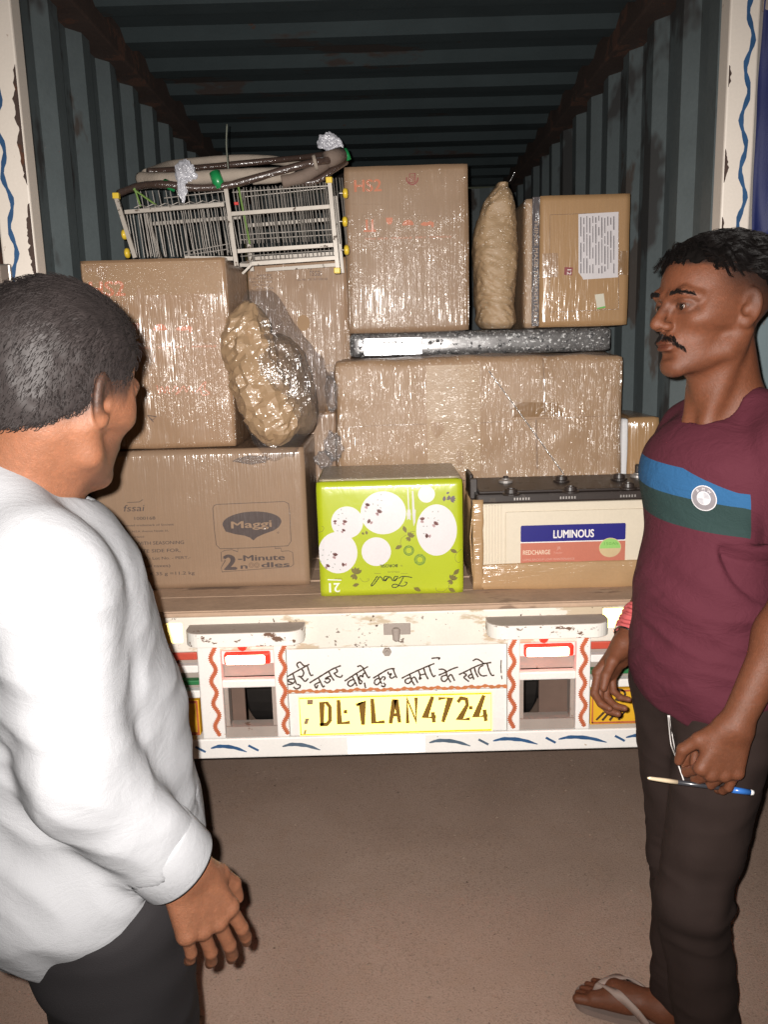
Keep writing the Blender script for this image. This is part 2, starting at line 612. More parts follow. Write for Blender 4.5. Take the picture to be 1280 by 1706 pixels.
# front bulkhead, vertical ribs
v = []; n = 0
xs = np.linspace(XL, XR, 29)
for i, x in enumerate(xs):
    d = .03 if (i // 2) % 2 else 0
    v += [(x, YB - d, ZB), (x, YB - d, ZC)]
obj('front_bulkhead', v, [[2 * i, 2 * i + 1, 2 * i + 3, 2 * i + 2] for i in range(len(xs) - 1)], m_teal, truck)
# loading floor: boards laid across the bed
nb = 27
for i in range(nb):
    y0 = YD + .004 + (YB - YD) * i / nb
    y1 = YD + (YB - YD) * (i + 1) / nb - .003
    if y0 > 3.4: 
        MB().box(XL, XR, y0, YB, ZB - .028, ZB, .002).build('floor_board', m_floor, truck)
        break
    MB().box(XL, XR, y0, y1, ZB - .028, ZB - .0015 * (i % 2), .002).build('floor_board', m_floor, truck)

# rear sill
MB().box(-.965, .965, YD, YD + .07, .792, .8935, .005).build('rear_sill', m_sill, truck)
MB().box(-.955, .955, YD - .003, YD + .05, .8940, ZB - .003, .004).build('floor_lip', m_floor, truck)
# rear jambs with hand-painted blue wave
for sx, x0, x1 in ((-1, -.952, -.866), (1, .855, .928)):
    j = MB().box(x0, x1, YD, YD + .06, ZB + .002, ZC + .12, .005).build('door_jamb', m_post, truck)
    xc = (x0 + x1) / 2 + (-.012 if sx < 0 else .012)
    L = []
    z = ZB + .05
    while z < ZC + .1:
        L.append((xc + .007 * math.sin(z * 52 + sx) + .003 * math.sin(z * 17), z)); z += .012
    strokes('painted_wave', [L], YD, .0105, m_blue, j, curve=False, jitter=.3)
    xi = x1 if sx < 0 else x0
    for (za, zb, wd) in (((2.02, 2.30, .016), (1.80, 1.98, .018), (1.30, 1.42, .012)) if sx < 0 else ((2.20, 2.25, .008), (1.98, 2.06, .010), (1.86, 1.90, .007), (1.50, 1.62, .010))):
        sg = -1 if sx < 0 else 1
        le, ri = [], []
        for i in range(40):
            t = i / 39
            zz_ = zb + (za - zb) * t
            env = math.sin(math.pi * t) ** .5
            le.append((xi + sg * .003, zz_))
            ri.append((xi + sg * (.003 + wd * env * (.75 + .5 * mnoise.noise((zz_ * 30, sx, 1)) + .45 * mnoise.noise((zz_ * 110, sx, 5)))), zz_))
        shape('rust_streak', (le + ri[::-1]) if sx > 0 else (ri + le[::-1]), YD, m_rail, j)
MB().box(-.95, .93, YD + .003, YD + .06, ZC + .06, ZC + .16, .005).build('rear_header', m_post, truck)

# folded-back doors at the sides
m_door = M('door_teal_outside', lin(.155, .20, .215), .5, var=.15, vscale=6, spots=[(RUST, 7, .64, (1, 1, .5))])
m_edge = M('door_edge_white', lin(.62, .58, .55), .5, var=.1, spots=[(CHIP, 30, .64, (1, 1, .4))])
for sx in (-1, 1):
    xa, xb = (.966, 1.72) if sx > 0 else (-1.72, -.988)
    dd = MB()
    k = 0
    dd.box(xa, xb, YD + .03, YD + .07, ZB - .01, ZC + .1, .004)
    d = dd.build('door_leaf', m_door if sx > 0 else m_rail, truck)
    e0 = xa if sx > 0 else xb
    MB().box(min(e0, e0 - sx * .022), max(e0, e0 - sx * .022), YD + .01, YD + .075, ZB - .01, ZC + .1, .003).build('door_edge', m_edge if sx > 0 else m_rail, d)
    for z in (1.15, 1.80, 2.40):
        MB().box(min(sx * .93, sx * .995), max(sx * .93, sx * .995), YD - .012, YD + .004, z - .035, z + .035, .004).lathe((sx * .967, YD - .010, 0), [(.012, z - .04), (.012, z + .04)], 12).build('hinge', M('worn_hinge_steel', lin(.45, .40, .36), .35, .8) if sx < 0 else m_grey, truck)
MB().tube([(-.975, YD - .03, ZB + .1), (-.975, YD - .03, 1.79)], .014, 12).build('lock_rod', M('lock_rod_steel', lin(.55, .5, .47), .3, .9, spots=[(RUST, 20, .6, (1, 1, .4))]), truck, True)

# tarpaulin tied up beside the right jamb
v = []; nx, nz = 26, 40
for j in range(nz + 1):
    for i in range(nx + 1):
        u, w = i / nx, j / nz
        x = .930 + .26 * u
        zb = 1.835 + .10 * u + .02 * mnoise.noise((u * 14, 0, 3)) + .012 * math.sin(u * 37)
        z = zb + (2.85 - zb) * w
        y = YD - .028 + .016 * math.sin(u * 16 + 1.5 * math.sin(w * 5)) + .010 * mnoise.noise((u * 5, w * 7, 1)) + .012 * (1 - w)
        v.append((x, y, z))
n = nx + 1
tarp = obj('tarpaulin', v, [[j * n + i, j * n + i + 1, (j + 1) * n + i + 1, (j + 1) * n + i] for j in range(nz) for i in range(nx)],
           M('navy_tarpaulin', lin(.014, .020, .095), .55, var=.3, vscale=10, bump=.3, bscale=400, spec=.4), None, True)
tm = tarp.modifiers.new('thick', 'SOLIDIFY'); tm.thickness = .0015
tag(tarp, 'navy blue tarpaulin with torn lower edge hanging beside the right jamb', 'tarpaulin')

# ---- tail: bumper beam, posts, name panel
MB().box(-.95, .95, YD + .002, YD + .055, .474, .533, .004).build('bumper_beam', m_white, truck)
bumper = truck.children[-1]
for (cx, w0) in ((-.70, .16), (-.545, .02), (-.465, .095), (-.395, .02), (-.26, .10), (.16, .11), (.255, .02), (.345, .12), (.445, .02), (.535, .13), (.64, .02), (.72, .12)):
    a = [(cx - w0 / 2, .507), (cx - w0 / 4, .512), (cx + w0 * .15, .507), (cx + w0 / 2, .494)]
    if w0 < .05: a = [(cx - .012, .511), (cx + .012, .497)]
    strokes('brush_feather', [a], YD + .002, .011 if w0 > .05 else .008, m_blue if abs(cx) > .3 else m_bluegrey, bumper, taper=True)
W5 = lambda c: W(*c, YD)


def crop(pts, x0, y0, k, Y=YD):
    out = []
    for (a, b) in pts:
        p = W(x0 + a / k, y0 + b / k, Y)
        out.append((p.x, p.z))
    return out


posts = []
for (xa, xb) in ((-.534, -.470), (-.324, -.290), (.322, .357), (.512, .552)):
    p = MB().box(xa, xb, YD - .004, YD + .045, .536, .834, .004).build('tail_post', m_white, truck)
    posts.append(p)
    xc = (xa + xb) / 2 + (.010 if xa < -.5 else 0)
    if xa in (-.324,): xc = xb - .010
    if xa == .322: xc = xa + .012
    amp = .0065
    L = [(xc + amp * math.sin(t * .62) + .0015 * math.sin(t * .23), .826 - t * .0066) for t in range(0, 43)]
    strokes('painted_wave', [L], YD - .004, .012, m_orange, p, curve=True, jitter=.35)
# panel with the painted motto
pan = MB().box(-.289, .321, YD + .006, YD + .03, .663, .806, .002).build('motto_panel', m_white, truck)
YP = YD + .006
m_line = M('orange_trim_paint', lin(.50, .17, .06), .5, var=.3, vscale=40)
L = [(-.289 + .61 * i / 120, .7985 + .0016 * math.sin(i * .62) + .001 * math.sin(i * .23)) for i in range(121)]
strokes('painted_trim', [L], YP, .0045, m_line, pan, curve=False, jitter=.5)
L = [(-.289 + .61 * i / 120, .6675 + .0018 * math.sin(i * .71) + .001 * math.sin(i * .19)) for i in range(121)]
strokes('painted_trim', [L], YP, .0085, m_line, pan, curve=False, jitter=.4)
A = lambda *p: crop(p, 460, 1060, 6.4, YP)
B = lambda *p: crop(p, 640, 1060, 5.818, YP)
words_ = [
    [A((70, 460), (180, 395), (270, 345), (350, 300)), A((178, 395), (195, 450), (215, 505)), A((190, 455), (140, 460), (110, 487), (130, 512), (175, 505), (203, 478)), A((125, 478), (180, 500)),
     A((188, 542), (215, 560), (250, 548), (256, 522), (228, 512)), A((272, 347), (295, 385), (280, 425), (240, 428)), A((248, 425), (280, 452), (310, 480), (340, 452)),
     A((332, 312), (350, 370), (370, 415), (392, 412)), A((332, 312), (295, 312), (255, 275), (222, 300), (240, 335))],
    [A((360, 495), (420, 458), (500, 410), (600, 350), (688, 314)), A((450, 440), (480, 500), (500, 538), (516, 530)), A((472, 485), (430, 505), (412, 520), (430, 552), (445, 522)),
     A((560, 372), (590, 430), (616, 468)), A((578, 425), (540, 440), (527, 455), (562, 452), (577, 472), (548, 497), (518, 480)), A((640, 347), (655, 375), (620, 395)), A((620, 395), (650, 425), (690, 435), (707, 415))],
    [A((735, 475), (800, 432), (870, 387), (978, 324)), A((812, 425), (840, 480), (862, 525)), A((822, 460), (778, 480), (766, 515), (800, 532), (838, 500)), A((860, 398), (880, 460), (895, 507), (915, 495)),
     A((932, 347), (960, 400), (985, 440), (1000, 432)), A((955, 392), (930, 400), (925, 432), (905, 418), (888, 435), (895, 462), (920, 482)), A((870, 322), (902, 314), (938, 346)), A((943, 498), (955, 548))],
    [A((1040, 445), (1120, 395), (1200, 352), (1262, 344)), A((1092, 415), (1110, 470), (1128, 505)), A((1100, 447), (1062, 462), (1050, 500), (1080, 517), (1112, 482)), A((1110, 465), (1140, 432), (1166, 442), (1150, 466)),
     A((1125, 527), (1150, 537), (1166, 517), (1150, 500)), A((1196, 380), (1200, 402), (1232, 400), (1213, 425), (1232, 447), (1266, 430)), A((1250, 348), (1268, 400), (1288, 440))],
    [B((175, 405), (250, 367), (370, 312), (485, 265)), B((250, 370), (270, 430), (296, 472)), B((256, 400), (210, 420), (210, 450), (240, 456), (266, 430)), B((266, 412), (295, 395), (315, 425), (327, 450)),
     B((335, 333), (350, 380), (344, 415), (362, 405)), B((347, 377), (392, 366)), B((385, 310), (405, 370), (427, 412)), B((437, 288), (457, 350), (480, 390), (497, 380)), B((465, 213), (510, 208), (541, 210), (530, 222))],
    [B((535, 375), (600, 347), (660, 317), (714, 299)), B((535, 320), (577, 320), (612, 347)), B((602, 347), (620, 400), (647, 442)), B((606, 376), (562, 390), (560, 425), (590, 437), (622, 405)), B((620, 396), (650, 370), (670, 400), (684, 427))],
    [B((730, 370), (800, 337), (880, 297), (960, 267), (1036, 254)), B((775, 357), (802, 375), (775, 395), (800, 420), (822, 437)), B((852, 365), (820, 385), (835, 407), (857, 395)), B((836, 320), (855, 370), (872, 416)),
     B((876, 300), (890, 350), (912, 392)), B((962, 282), (930, 300), (918, 345), (950, 382), (996, 380)), B((1000, 262), (1020, 330), (1045, 376), (1066, 376)), B((865, 236), (900, 220), (940, 240), (967, 266))],
    [B((1138, 232), (1135, 300), (1138, 355)), B((1139, 383), (1146, 412))]]
for i, wd in enumerate(words_):
    strokes('hindi_lettering', wd, YP, .0044 if i < 7 else .0030, m_black, pan)
# bolt and latch on the tail
p = W(645, 1085, YP)
MB().lathe((p.x, YP - .009, p.z), [(.0125, 0), (.0125, .009)], 6, 'Y').lathe((p.x, YP - .015, p.z), [(.006, 0), (.006, .01)], 12, 'Y').build('bolt', m_grey, truck)
p = W(660, 1050, YD)
MB().box(p.x - .034, p.x + .040, YD - .004, YD + .002, p.z - .012, p.z + .020, .002).lathe((p.x, YD - .02, p.z - .02), [(.005, -.004), (.0095, 0), (.0115, .028), (.008, .033)], 14).build('latch_pin', m_grey, truck)
# lower carrier beside the plate
MB().box(-.289, .321, YD + .004, YD + .03, .536, .661, .002).build('plate_carrier', m_white, truck)
# number plate
m_ply = retro('yellow_plate_sheeting', lin(.95, .63, .02), lin(.7, .45, .03), .42, .48, lin(1, .82, .24))
m_plc = M('plate_characters', lin(.20, .100, .010), .55, var=.2, vscale=60)
xp0, xp1, zp0, zp1 = -.262, .280, .539, .656
plate = MB().box(xp0, xp1, YD - .004, YD + .002, zp0, zp1, .0015).build('number_plate', m_ply, truck)
m_plb = M('plate_border', lin(.80, .58, .015), .5, var=.3)
strokes('plate_rim', [[(xp0 + .004, zp0 + .004), (xp1 - .004, zp0 + .004), (xp1 - .004, zp1 - .004), (xp0 + .004, zp1 - .004), (xp0 + .004, zp0 + .004)]], YD - .004, .0034, m_plb, plate, curve=False)
K = lambda *p: crop(p, 490, 1140, 3.765, YD - .004)
chars = [[K((175, 252), (175, 115), (206, 117), (225, 142), (225, 228), (206, 250), (168, 254))], [K((279, 104), (285, 244), (343, 239))], [K((318, 172), (327, 172))],
         [K((396, 128), (428, 108), (433, 248))], [K((491, 96), (500, 240), (562, 235))], [K((606, 240), (630, 96), (640, 96), (662, 234)), K((620, 192), (652, 190))],
         [K((713, 238), (711, 94), (766, 230), (766, 88))], [K((868, 82), (822, 208), (884, 203)), K((872, 180), (878, 233))], [K((913, 90), (982, 85), (936, 230))],
         [K((1032, 107), (1048, 86), (1082, 92), (1088, 128), (1038, 220), (1098, 216))], [K((1105, 147), (1114, 147))], [K((1190, 74), (1140, 204), (1208, 194)), K((1196, 165), (1204, 224))]]
for c in chars:
    strokes('plate_character', c, YD - .004, .0105, m_plc, plate, curve=False, jitter=.05)
m_hol = M('hologram_sticker', lin(.42, .27, .16), .3, .3, var=.3, vscale=90)
for q in ([(82, 96), (118, 95), (118, 126), (82, 128)], [(62, 250), (70, 215), (96, 213), (84, 250)], [(58, 312), (66, 286), (80, 286), (72, 312)]):
    shape('plate_sticker', crop(q, 490, 1140, 3.765, YD - .004), YD - .004, m_hol, plate)
# retro tape under the plate
m_rw = retro('white_reflective_tape', lin(.9, .88, .88), lin(.7, .6, .6), .5, .44, lin(1, .97, .97))
x0, x1, z0, z1 = rect(580, 1228, 708, 1253, YD)
MB().box(x0, x1, YD - .0035, YD + .0045, z0, z1).build('reflective_tape', m_rw, truck)

# ---- lamp boxes: hood, lens, bar, sunken panel
m_lens = M('red_tail_lens', lin(.60, .015, .012), .25, var=.05, emit=(1.0, .016, .008, 1), estr=3.0, coat=.6)
m_bulb = M('glowing_lamp_glass', lin(.9, .5, .4), .2, var=.02, emit=(1.0, .34, .22, 1), estr=26.0)
m_amber = retro('amber_reflector', lin(1.0, .50, .05), lin(.8, .35, .03), .55, .44, lin(1, .78, .26))
for sx, xa, xb, hx0, hx1 in ((-1, -.470, -.324, -.549, -.232), (1, .357, .512, .262, .586)):
    zt = .872
    # hood: a folded steel cap with rounded ends
    pr = []
    yf, yb = YD - .082, YD - .001
    r = .045
    for k in range(9):
        a = rad(180 + 90 * k / 8); pr.append((hx0 + r + r * math.cos(a), yf + r + r * math.sin(a)))
    for k in range(9):
        a = rad(270 + 90 * k / 8); pr.append((hx1 - r + r * math.cos(a), yf + r + r * math.sin(a)))
    pr += [(hx1, yb), (hx0, yb)]
    n = len(pr)
    v = [(x, y, zt - .037) for x, y in pr] + [(x, y, zt) for x, y in pr]
    hood = obj('lamp_hood', v, [list(range(n))[::-1]] + [[i, (i + 1) % n, n + (i + 1) % n, n + i] for i in range(n)], m_hood, truck)
    cx = sum(p[0] for p in pr) / n; cy = sum(p[1] for p in pr) / n
    vt = [(cx + (x - cx) * .985, cy + (y - cy) * .96, zt + .001) for x, y in pr]
    ht = obj('hood_top', [(x, y, zt) for x, y in pr] + [(a, b, zt + .0015) for a, b, c in vt],
             [[i, (i + 1) % n, n + (i + 1) % n, n + i] for i in range(n)] + [list(range(n, 2 * n))], m_hoodtop, hood)
    # lamp: backplate, red lens, glass strip given its own glow
    MB().box(xa + .001, xb - .001, YD + .012, YD + .03, .752, .834).build('lamp_backplate', m_white, truck)
    lamp = MB().box(xa + .010, xb - .008, YD - .012, YD + .011, .757, .790, .006).build('tail_light', m_lens, truck)
    MB().box(xa + .016, xb - .022, YD - .0170, YD - .004, .7590, .7845, .005).build('glowing_glass', m_bulb, lamp)
    MB().lathe(((xa + xb) / 2 - .012, YD + .000, .806), [(.010, -.006), (.0135, 0), (.0135, .012)], 18, 'Y').build('round_reflector', m_lens, truck)  # no lamp, but glows with the lens material's emission
    # sunken grey panel, white bar, open bay below with frame
    MB().box(xa + .001, xb - .001, YD + .03, YD + .04, .709, .7515).build('sunken_panel', m_grey, truck)
    MB().box(xa - .001, xb + .001, YD + .002, YD + .028, .684, .708, .004).build('cross_bar', m_white, truck)
    fr = MB()
    fr.box(xa + .001, xa + .012, YD + .012, YD + .05, .5675, .6835)
    fr.box(xb - .012, xb - .001, YD + .012, YD + .05, .5675, .6835)
    fr.box(xa + .001, xb - .001, YD + .006, YD + .05, .536, .567)
    fr.build('bay_frame', m_grey, truck)
for (q, mt) in (((272, 1037, 305, 1070), m_amber), ((1004, 1012, 1041, 1044), m_amber)):
    x0, x1, z0, z1 = rect(*q, YD)
    MB().box(x0, x1, YD - .012, YD - .001, z0, z1, .004).build('amber_reflector', mt, truck)
# side bars of the under-run guard, and painted signs
m_redp = M('red_bar_paint', lin(.50, .07, .04), .5, var=.25)
m_greenp = M('green_bar_paint', lin(.02, .16, .05), .5, var=.25)
for sx in (-1, 1):
    o = -.535 if sx < 0 else .553
    def bar(a, b, z, h, mt, y=0.0, nm='guard_bar'):
        x0, x1 = (o - b, o - a) if sx < 0 else (o + a, o + b)
        return MB().box(x0, x1, YD + .004 + y, YD + .03 + y, z - h / 2, z + h / 2, .003).build(nm, mt, truck)
    bar(.001, .40, .792 - .012, .022, m_redp)
    bar(.001, .40, .742, .022, m_white)
    bar(.001, .40, .702, .014, m_greenp)
    bar(.001, .40, .668, .023, m_white)
    MB().box(min(o, o + sx * .4), max(o, o + sx * .4), YD + .034, YD + .05, .536, .800).build('guard_backing', m_grey, truck)
m_sign = M('yellow_sign_paint', lin(.72, .40, .02), .5, var=.1, vscale=30)
s1 = MB().box(-.70, -.542, YD + .006, YD + .033, .545, .650, .002).build('side_sign', m_sign, truck)
strokes('sign_border', [[(-.695, .550), (-.547, .550), (-.547, .645), (-.695, .645), (-.695, .550)]], YD + .006, .007, m_orange, s1, curve=False)
shape('sign_spot', disc(-.597, .602, .022, .024), YD + .006, M('sign_red_spot', lin(.45, .05, .03), .5), s1)
s2 = MB().box(.556, .78, YD + .006, YD + .033, .545, .650, .002).build('side_sign', m_sign, truck)
strokes('sign_border', [[(.562, .551), (.772, .551), (.772, .645), (.562, .645), (.562, .551)]], YD + .006, .005, m_orange, s2, curve=False)
G = lambda *p: crop(p, 980, 1040, 9.477, YD + .006)
for g in ([G((425, 1045), (490, 1025), (560, 1050), (590, 1100), (560, 1170), (500, 1200), (440, 1185)), G((500, 1040), (455, 1185))],
          [G((520, 1290), (350, 1510)), G((520, 1290), (500, 1500)), G((590, 1370), (490, 1500))], [G((330, 1400), (235, 1510)), G((250, 1395), (140, 1505))]):
    strokes('sign_lettering', g, YD + .006, .0062, m_black, s2)
# chassis, axle, wheels and mudflaps seen through the bays
for sx in (-1, 1):
    MB().box(sx * .36 - .03, sx * .36 + .03, YD + .30, YB, .62, .79, .004).build('chassis_rail', m_dark, truck)
MB().box(-.33, .33, YD + .30, YD + .36, .64, .78).build('chassis_crossmember', m_dark, truck)
MB().tube([(-.75, 3.55, .40), (.75, 3.55, .40)], .055, 12).build('rear_axle', m_dark, truck)
for sx in (-1, 1):
    for k, xo in enumerate((.52, .74)):
        w = MB().lathe((sx * xo, 3.55, .40), [(.20, -.085), (.36, -.085), (.39, -.065), (.395, 0), (.39, .065), (.36, .085), (.20, .085)], 36, 'X').build('wheel', m_rubber, truck)
        MB().lathe((sx * xo, 3.55, .40), [(.10, -.05), (.205, -.088), (.205, .088), (.10, .05)], 24, 'X').build('rim', m_grey, w)
    MB().box(sx * .60 - .16, sx * .60 + .16, YD + .16, YD + .172, .50, .690).build('mudflap', M('mudflap_rubber', lin(.145, .092, .070), .85, var=.35, vscale=8), truck)

# ================================================================== cargo
KRAFT = lin(.315, .190, .108)
m_kraft = M('film_wrapped_kraft', KRAFT, .75, var=.10, vscale=9, var2=.05, fibre=True, film=.50, streak=(80, 80, 2))
m_kraft2 = M('film_wrapped_kraft_pale', lin(.345, .218, .128), .75, var=.10, vscale=8, var2=.05, fibre=True, film=.62, streak=(80, 80, 4), seed=3)
m_kraft3 = M('bare_kraft_orange', lin(.355, .205, .092), .75, var=.10, vscale=9, var2=.06, fibre=True, film=.10, seed=5)
m_kraftM = M('plain_printed_kraft', lin(.290, .185, .115), .72, var=.08, vscale=9, var2=.05, fibre=True, film=.07, streak=(85, 85, 6), seed=7)
m_kraftF = M('heavily_filmed_kraft', lin(.33, .205, .122), .75, var=.10, vscale=9, fibre=True, film=.45, streak=(80, 80, 2), seed=9)
m_tape = M('brown_packing_tape', lin(.25, .145, .07), .25, var=.08, film=.12, seed=2)
m_red = M('red_orange_print', lin(.52, .17, .085), .7, var=.25, vscale=50, film=.30)
m_redF = m_red
m_darkred = M('maroon_print', lin(.26, .06, .05), .6, var=.25, vscale=50, film=.3)
m_ink = M('black_ink_print', lin(.075, .052, .047), .7, var=.25, vscale=70, film=.07, seed=7)
m_inkb = M('brown_ink_print', lin(.13, .075, .048), .7, var=.3, vscale=70, film=.3)
m_faint = M('crease_line', lin(.24, .15, .09), .8, var=.2, film=.2)


def carton_mesh(x0, x1, y0, y1, z0, z1, r=.008, bulge=.004, dent=.003, n=26, seed=0, sag=0.0):
    """a box of board: rounded edges, slightly bowed and dented faces"""
    dims = np.array([x1 - x0, y1 - y0, z1 - z0]); c = np.array([(x0 + x1) / 2, (y0 + y1) / 2, (z0 + z1) / 2])
    hd = dims / 2
    cnt = [max(6, int(round(d / .018))) for d in dims]
    cnt = [min(k, 56) for k in cnt]
    idx = {}; V = []; F = []

    def vid(i, j, k):
        key = (i, j, k)
        if key in idx: return idx[key]
        p = np.array([-1 + 2 * i / cnt[0], -1 + 2 * j / cnt[1], -1 + 2 * k / cnt[2]]) * hd
        q = np.clip(p, -(hd - r), hd - r)
        d = p - q
        L = np.linalg.norm(d)
        pp = q + (d / L * r if L > 1e-9 else 0)
        # bow the faces
        u = pp / hd
        w = np.maximum(0, 1 - u ** 2)
        nrm = d / L if L > 1e-9 else np.zeros(3)
        a = nrm * bulge * np.array([w[1] * w[2], w[0] * w[2], w[0] * w[1]]) ** .7
        wp = c + pp
        nz = mnoise.noise((wp[0] * 6 + seed, wp[1] * 6, wp[2] * 6)) + .5 * mnoise.noise((wp[0] * 17 + seed, wp[1] * 17, wp[2] * 17))
        pp = pp + a + nrm * dent * nz
        if sag: pp[2] -= sag * (1 + u[2]) / 2 * (.5 + .5 * mnoise.noise((wp[0] * 5 + seed, wp[1] * 5, 0)))
        idx[key] = len(V); V.append(c + pp)
        return idx[key]
    a, b, d = cnt
    for i in range(a):
        for k in range(d):
            F.append([vid(i, 0, k), vid(i + 1, 0, k), vid(i + 1, 0, k + 1), vid(i, 0, k + 1)])
            F.append([vid(i, b, k), vid(i, b, k + 1), vid(i + 1, b, k + 1), vid(i + 1, b, k)])
    for j in range(b):
        for k in range(d):
            F.append([vid(0, j, k), vid(0, j, k + 1), vid(0, j + 1, k + 1), vid(0, j + 1, k)])
            F.append([vid(a, j, k), vid(a, j + 1, k), vid(a, j + 1, k + 1), vid(a, j, k + 1)])
    for i in range(a):
        for j in range(b):
            F.append([vid(i, j, 0), vid(i, j + 1, 0), vid(i + 1, j + 1, 0), vid(i + 1, j, 0)])
            F.append([vid(i, j, d), vid(i + 1, j, d), vid(i + 1, j + 1, d), vid(i, j + 1, d)])
    return np.array(V), F


class Carton:
    def __init__(s, name, label, x0, x1, y0, y1, z0, z1, mat, cat='carton', group=None, body='carton_body', **kw):
        s.box = (x0, x1, y0, y1, z0, z1); s.y = y0
        s.root = thing(name, ((x0 + x1) / 2, (y0 + y1) / 2, z0), label, cat, group)
        v, f = carton_mesh(x0, x1, y0, y1, z0, z1, **kw)
        s.body = obj(body, v, f, mat, s.root, True)
        s.bvh = BVHTree.FromPolygons([Vector(p) for p in v], f)

    def drape(s, o, lift=.0009):
        """press a flat print onto the bowed front face"""
        off = wloc(s.root)
        me = o.data
        for vtx in me.vertices:
            w = vtx.co + off
            hit = s.bvh.ray_cast(Vector((w.x, s.y - .2, w.z)), Vector((0, 1, 0)))
            extra = s.y - w.y
            if hit[0] is not None: w.y = hit[0].y - lift - max(0, min(extra, .004))
            vtx.co = w - off
        me.update()
        return o

    def strokes(s, name, lines, w, mat, lift=0.0, **kw):
        dense = []
        for L in lines:
            D = []
            for a, b in zip(L[:-1], L[1:]):
                d = math.hypot(b[0] - a[0], b[1] - a[1]); k = max(1, int(d / .02))
                D += [(a[0] + (b[0] - a[0]) * i / k, a[1] + (b[1] - a[1]) * i / k) for i in range(k)]
            dense.append(D + [L[-1]])
        kw.setdefault('curve', False)
        return s.drape(strokes(name, dense, s.y, w, mat, s.root, lift, **kw))

    def shape(s, name, pts, mat, lift=0.0):
        v = [(p[0], s.y - lift, p[1]) for p in pts]
        bm = bmesh.new()
        bm.faces.new([bm.verts.new(p) for p in v])
        bmesh.ops.triangulate(bm, faces=bm.faces[:])
        for _ in range(2):
            long_ = [e for e in bm.edges if e.calc_length() > .025]
            if not long_: break
            bmesh.ops.subdivide_edges(bm, edges=long_, cuts=1)
            bmesh.ops.triangulate(bm, faces=bm.faces[:])
        bm.verts.index_update()
        o = obj(name, [q.co[:] for q in bm.verts], [[q.index for q in f.verts] for f in bm.faces], mat, s.root)
        bm.free()
        return s.drape(o)

    def text(s, name, t, mat, px, py, h, width=None, up=Z_, right=X_, lift=0.0, **kw):
        p = W(px, py, s.y)
        o = text(name, t, mat, s.root, p, right, up, h, width, lift=lift, **kw)
        return s.drape(o) if o else None

    def px(s, pts):
        return [(q.x, q.z) for q in (W(a, b, s.y) for a, b in pts)]


def handling_marks(c, spots, mat, k=1.0):
    """printed care symbols: (kind, px, py)"""
    for kind, px, py in spots:
        q = W(px, py, c.y); x, z = q.x, q.z; s = .026 * k
        if kind == 'arrows':
            c.strokes('care_mark', [[(x - s * .5, z - s), (x - s * .5, z + s * .7)], [(x + s * .5, z - s), (x + s * .5, z + s * .7)], [(x - s, z - s * 1.15), (x + s, z - s * 1.15)]], s * .38, mat)
        elif kind == 'cup':
            c.shape('care_mark', [(x - s * .6, z + s * .7), (x + s * .6, z + s * .7), (x + s * .55, z), (x + s * .25, z - s * .45), (x - s * .25, z - s * .45), (x - s * .55, z)][::-1], mat)
        elif kind == 'umbrella':
            c.shape('care_mark', [(x + s * math.cos(a) * 1.05, z - s * .3 + s * .95 * math.sin(a)) for a in [math.pi * i / 12 for i in range(13)]][::-1], mat)
        elif kind == 'hand':
            c.shape('care_mark', [(x - s * 1.2, z + s * .1), (x - s * .6, z + s * .4), (x, z + s * .3), (x + s * .5, z + s * .55), (x + s * 1.2, z + s * .25), (x + s * 1.15, z - s * .5), (x + s * .85, z - s * .6), (x + s * .7, z - s * .15), (x - s * .4, z - s * .3), (x - s * 1.1, z - s * .15)][::-1], mat)


# ---- noodle carton, bottom left on the bed
cm = Carton('noodle_carton', 'large brown noodle carton with black print, lowest on the left of the bed', -.868, -.237, 2.43, 2.83, ZB + .001, 1.326, m_kraftM, r=.004, bulge=.003, dent=.0015, seed=1)
lg = lambda *p: [(q.x, q.z) for q in (W(340 + a / 8, 820 + b / 8, cm.y) for a, b in p)]
fr = lg((170, 160), (640, 140), (1070, 122), (1125, 150), (1140, 250), (1160, 650), (1120, 712), (640, 738), (215, 750), (165, 700), (140, 500), (118, 210), (135, 175), (170, 160))
cm.strokes('logo_frame', [fr], .0016, m_ink, curve=False, jitter=.02)
el = lg(*[(640 + 392 * math.cos(rad(a)), 405 - 150 * math.sin(rad(a)) - 18 * math.cos(rad(a))) for a in range(-12, 193, 8)], (290, 520), (420, 556), (540, 575), (610, 600), (660, 640), (705, 598), (790, 558), (930, 508), (995, 465))
cm.shape('logo_lozenge', el[::-1], m_ink)
m_knock = m_kraftM
cm.text('logo_lettering', 'Maggi', m_knock, 340 + 352 / 8, 820 + 478 / 8, .0215, width=.118, bold=.026, right=Vector((1, 0, .012)), lift=.0012)
cm.text('numeral', '2', m_ink, 340 + 265 / 8, 820 + 1030 / 8, .047, width=.034, bold=.05)
cm.text('logo_lettering', '-Minute', m_ink, 340 + 450 / 8, 820 + 915 / 8, .018, width=.138, bold=.03)
cm.text('logo_lettering', 'n', m_ink, 340 + 480 / 8, 820 + 1018 / 8, .016, width=.0185, bold=.03)
cm.text('logo_lettering', 'dles', m_ink, 340 + 760 / 8, 820 + 1000 / 8, .016, width=.082, bold=.03)
for kx in (630, 705):
    q = lg((kx, 970))[0]
    cm.strokes('noodle_ring', [disc(q[0], q[1], .0075, .0075, 20) + [(q[0] + .0075, q[1])], disc(q[0], q[1], .004, .004, 14) + [(q[0] + .004, q[1])]], .0012, m_inkb)
cm.strokes('logo_outline', [lg((450, 745), (450, 790), (370, 762), (270, 775), (228, 800), (235, 920), (285, 905), (230, 1000), (240, 1060), (640, 1030), (1160, 990), (1195, 960), (1190, 900), (1180, 800), (1130, 778), (1030, 785), (1025, 742), (945, 745), (945, 722))], .0014, m_ink, curve=False, jitter=.02)
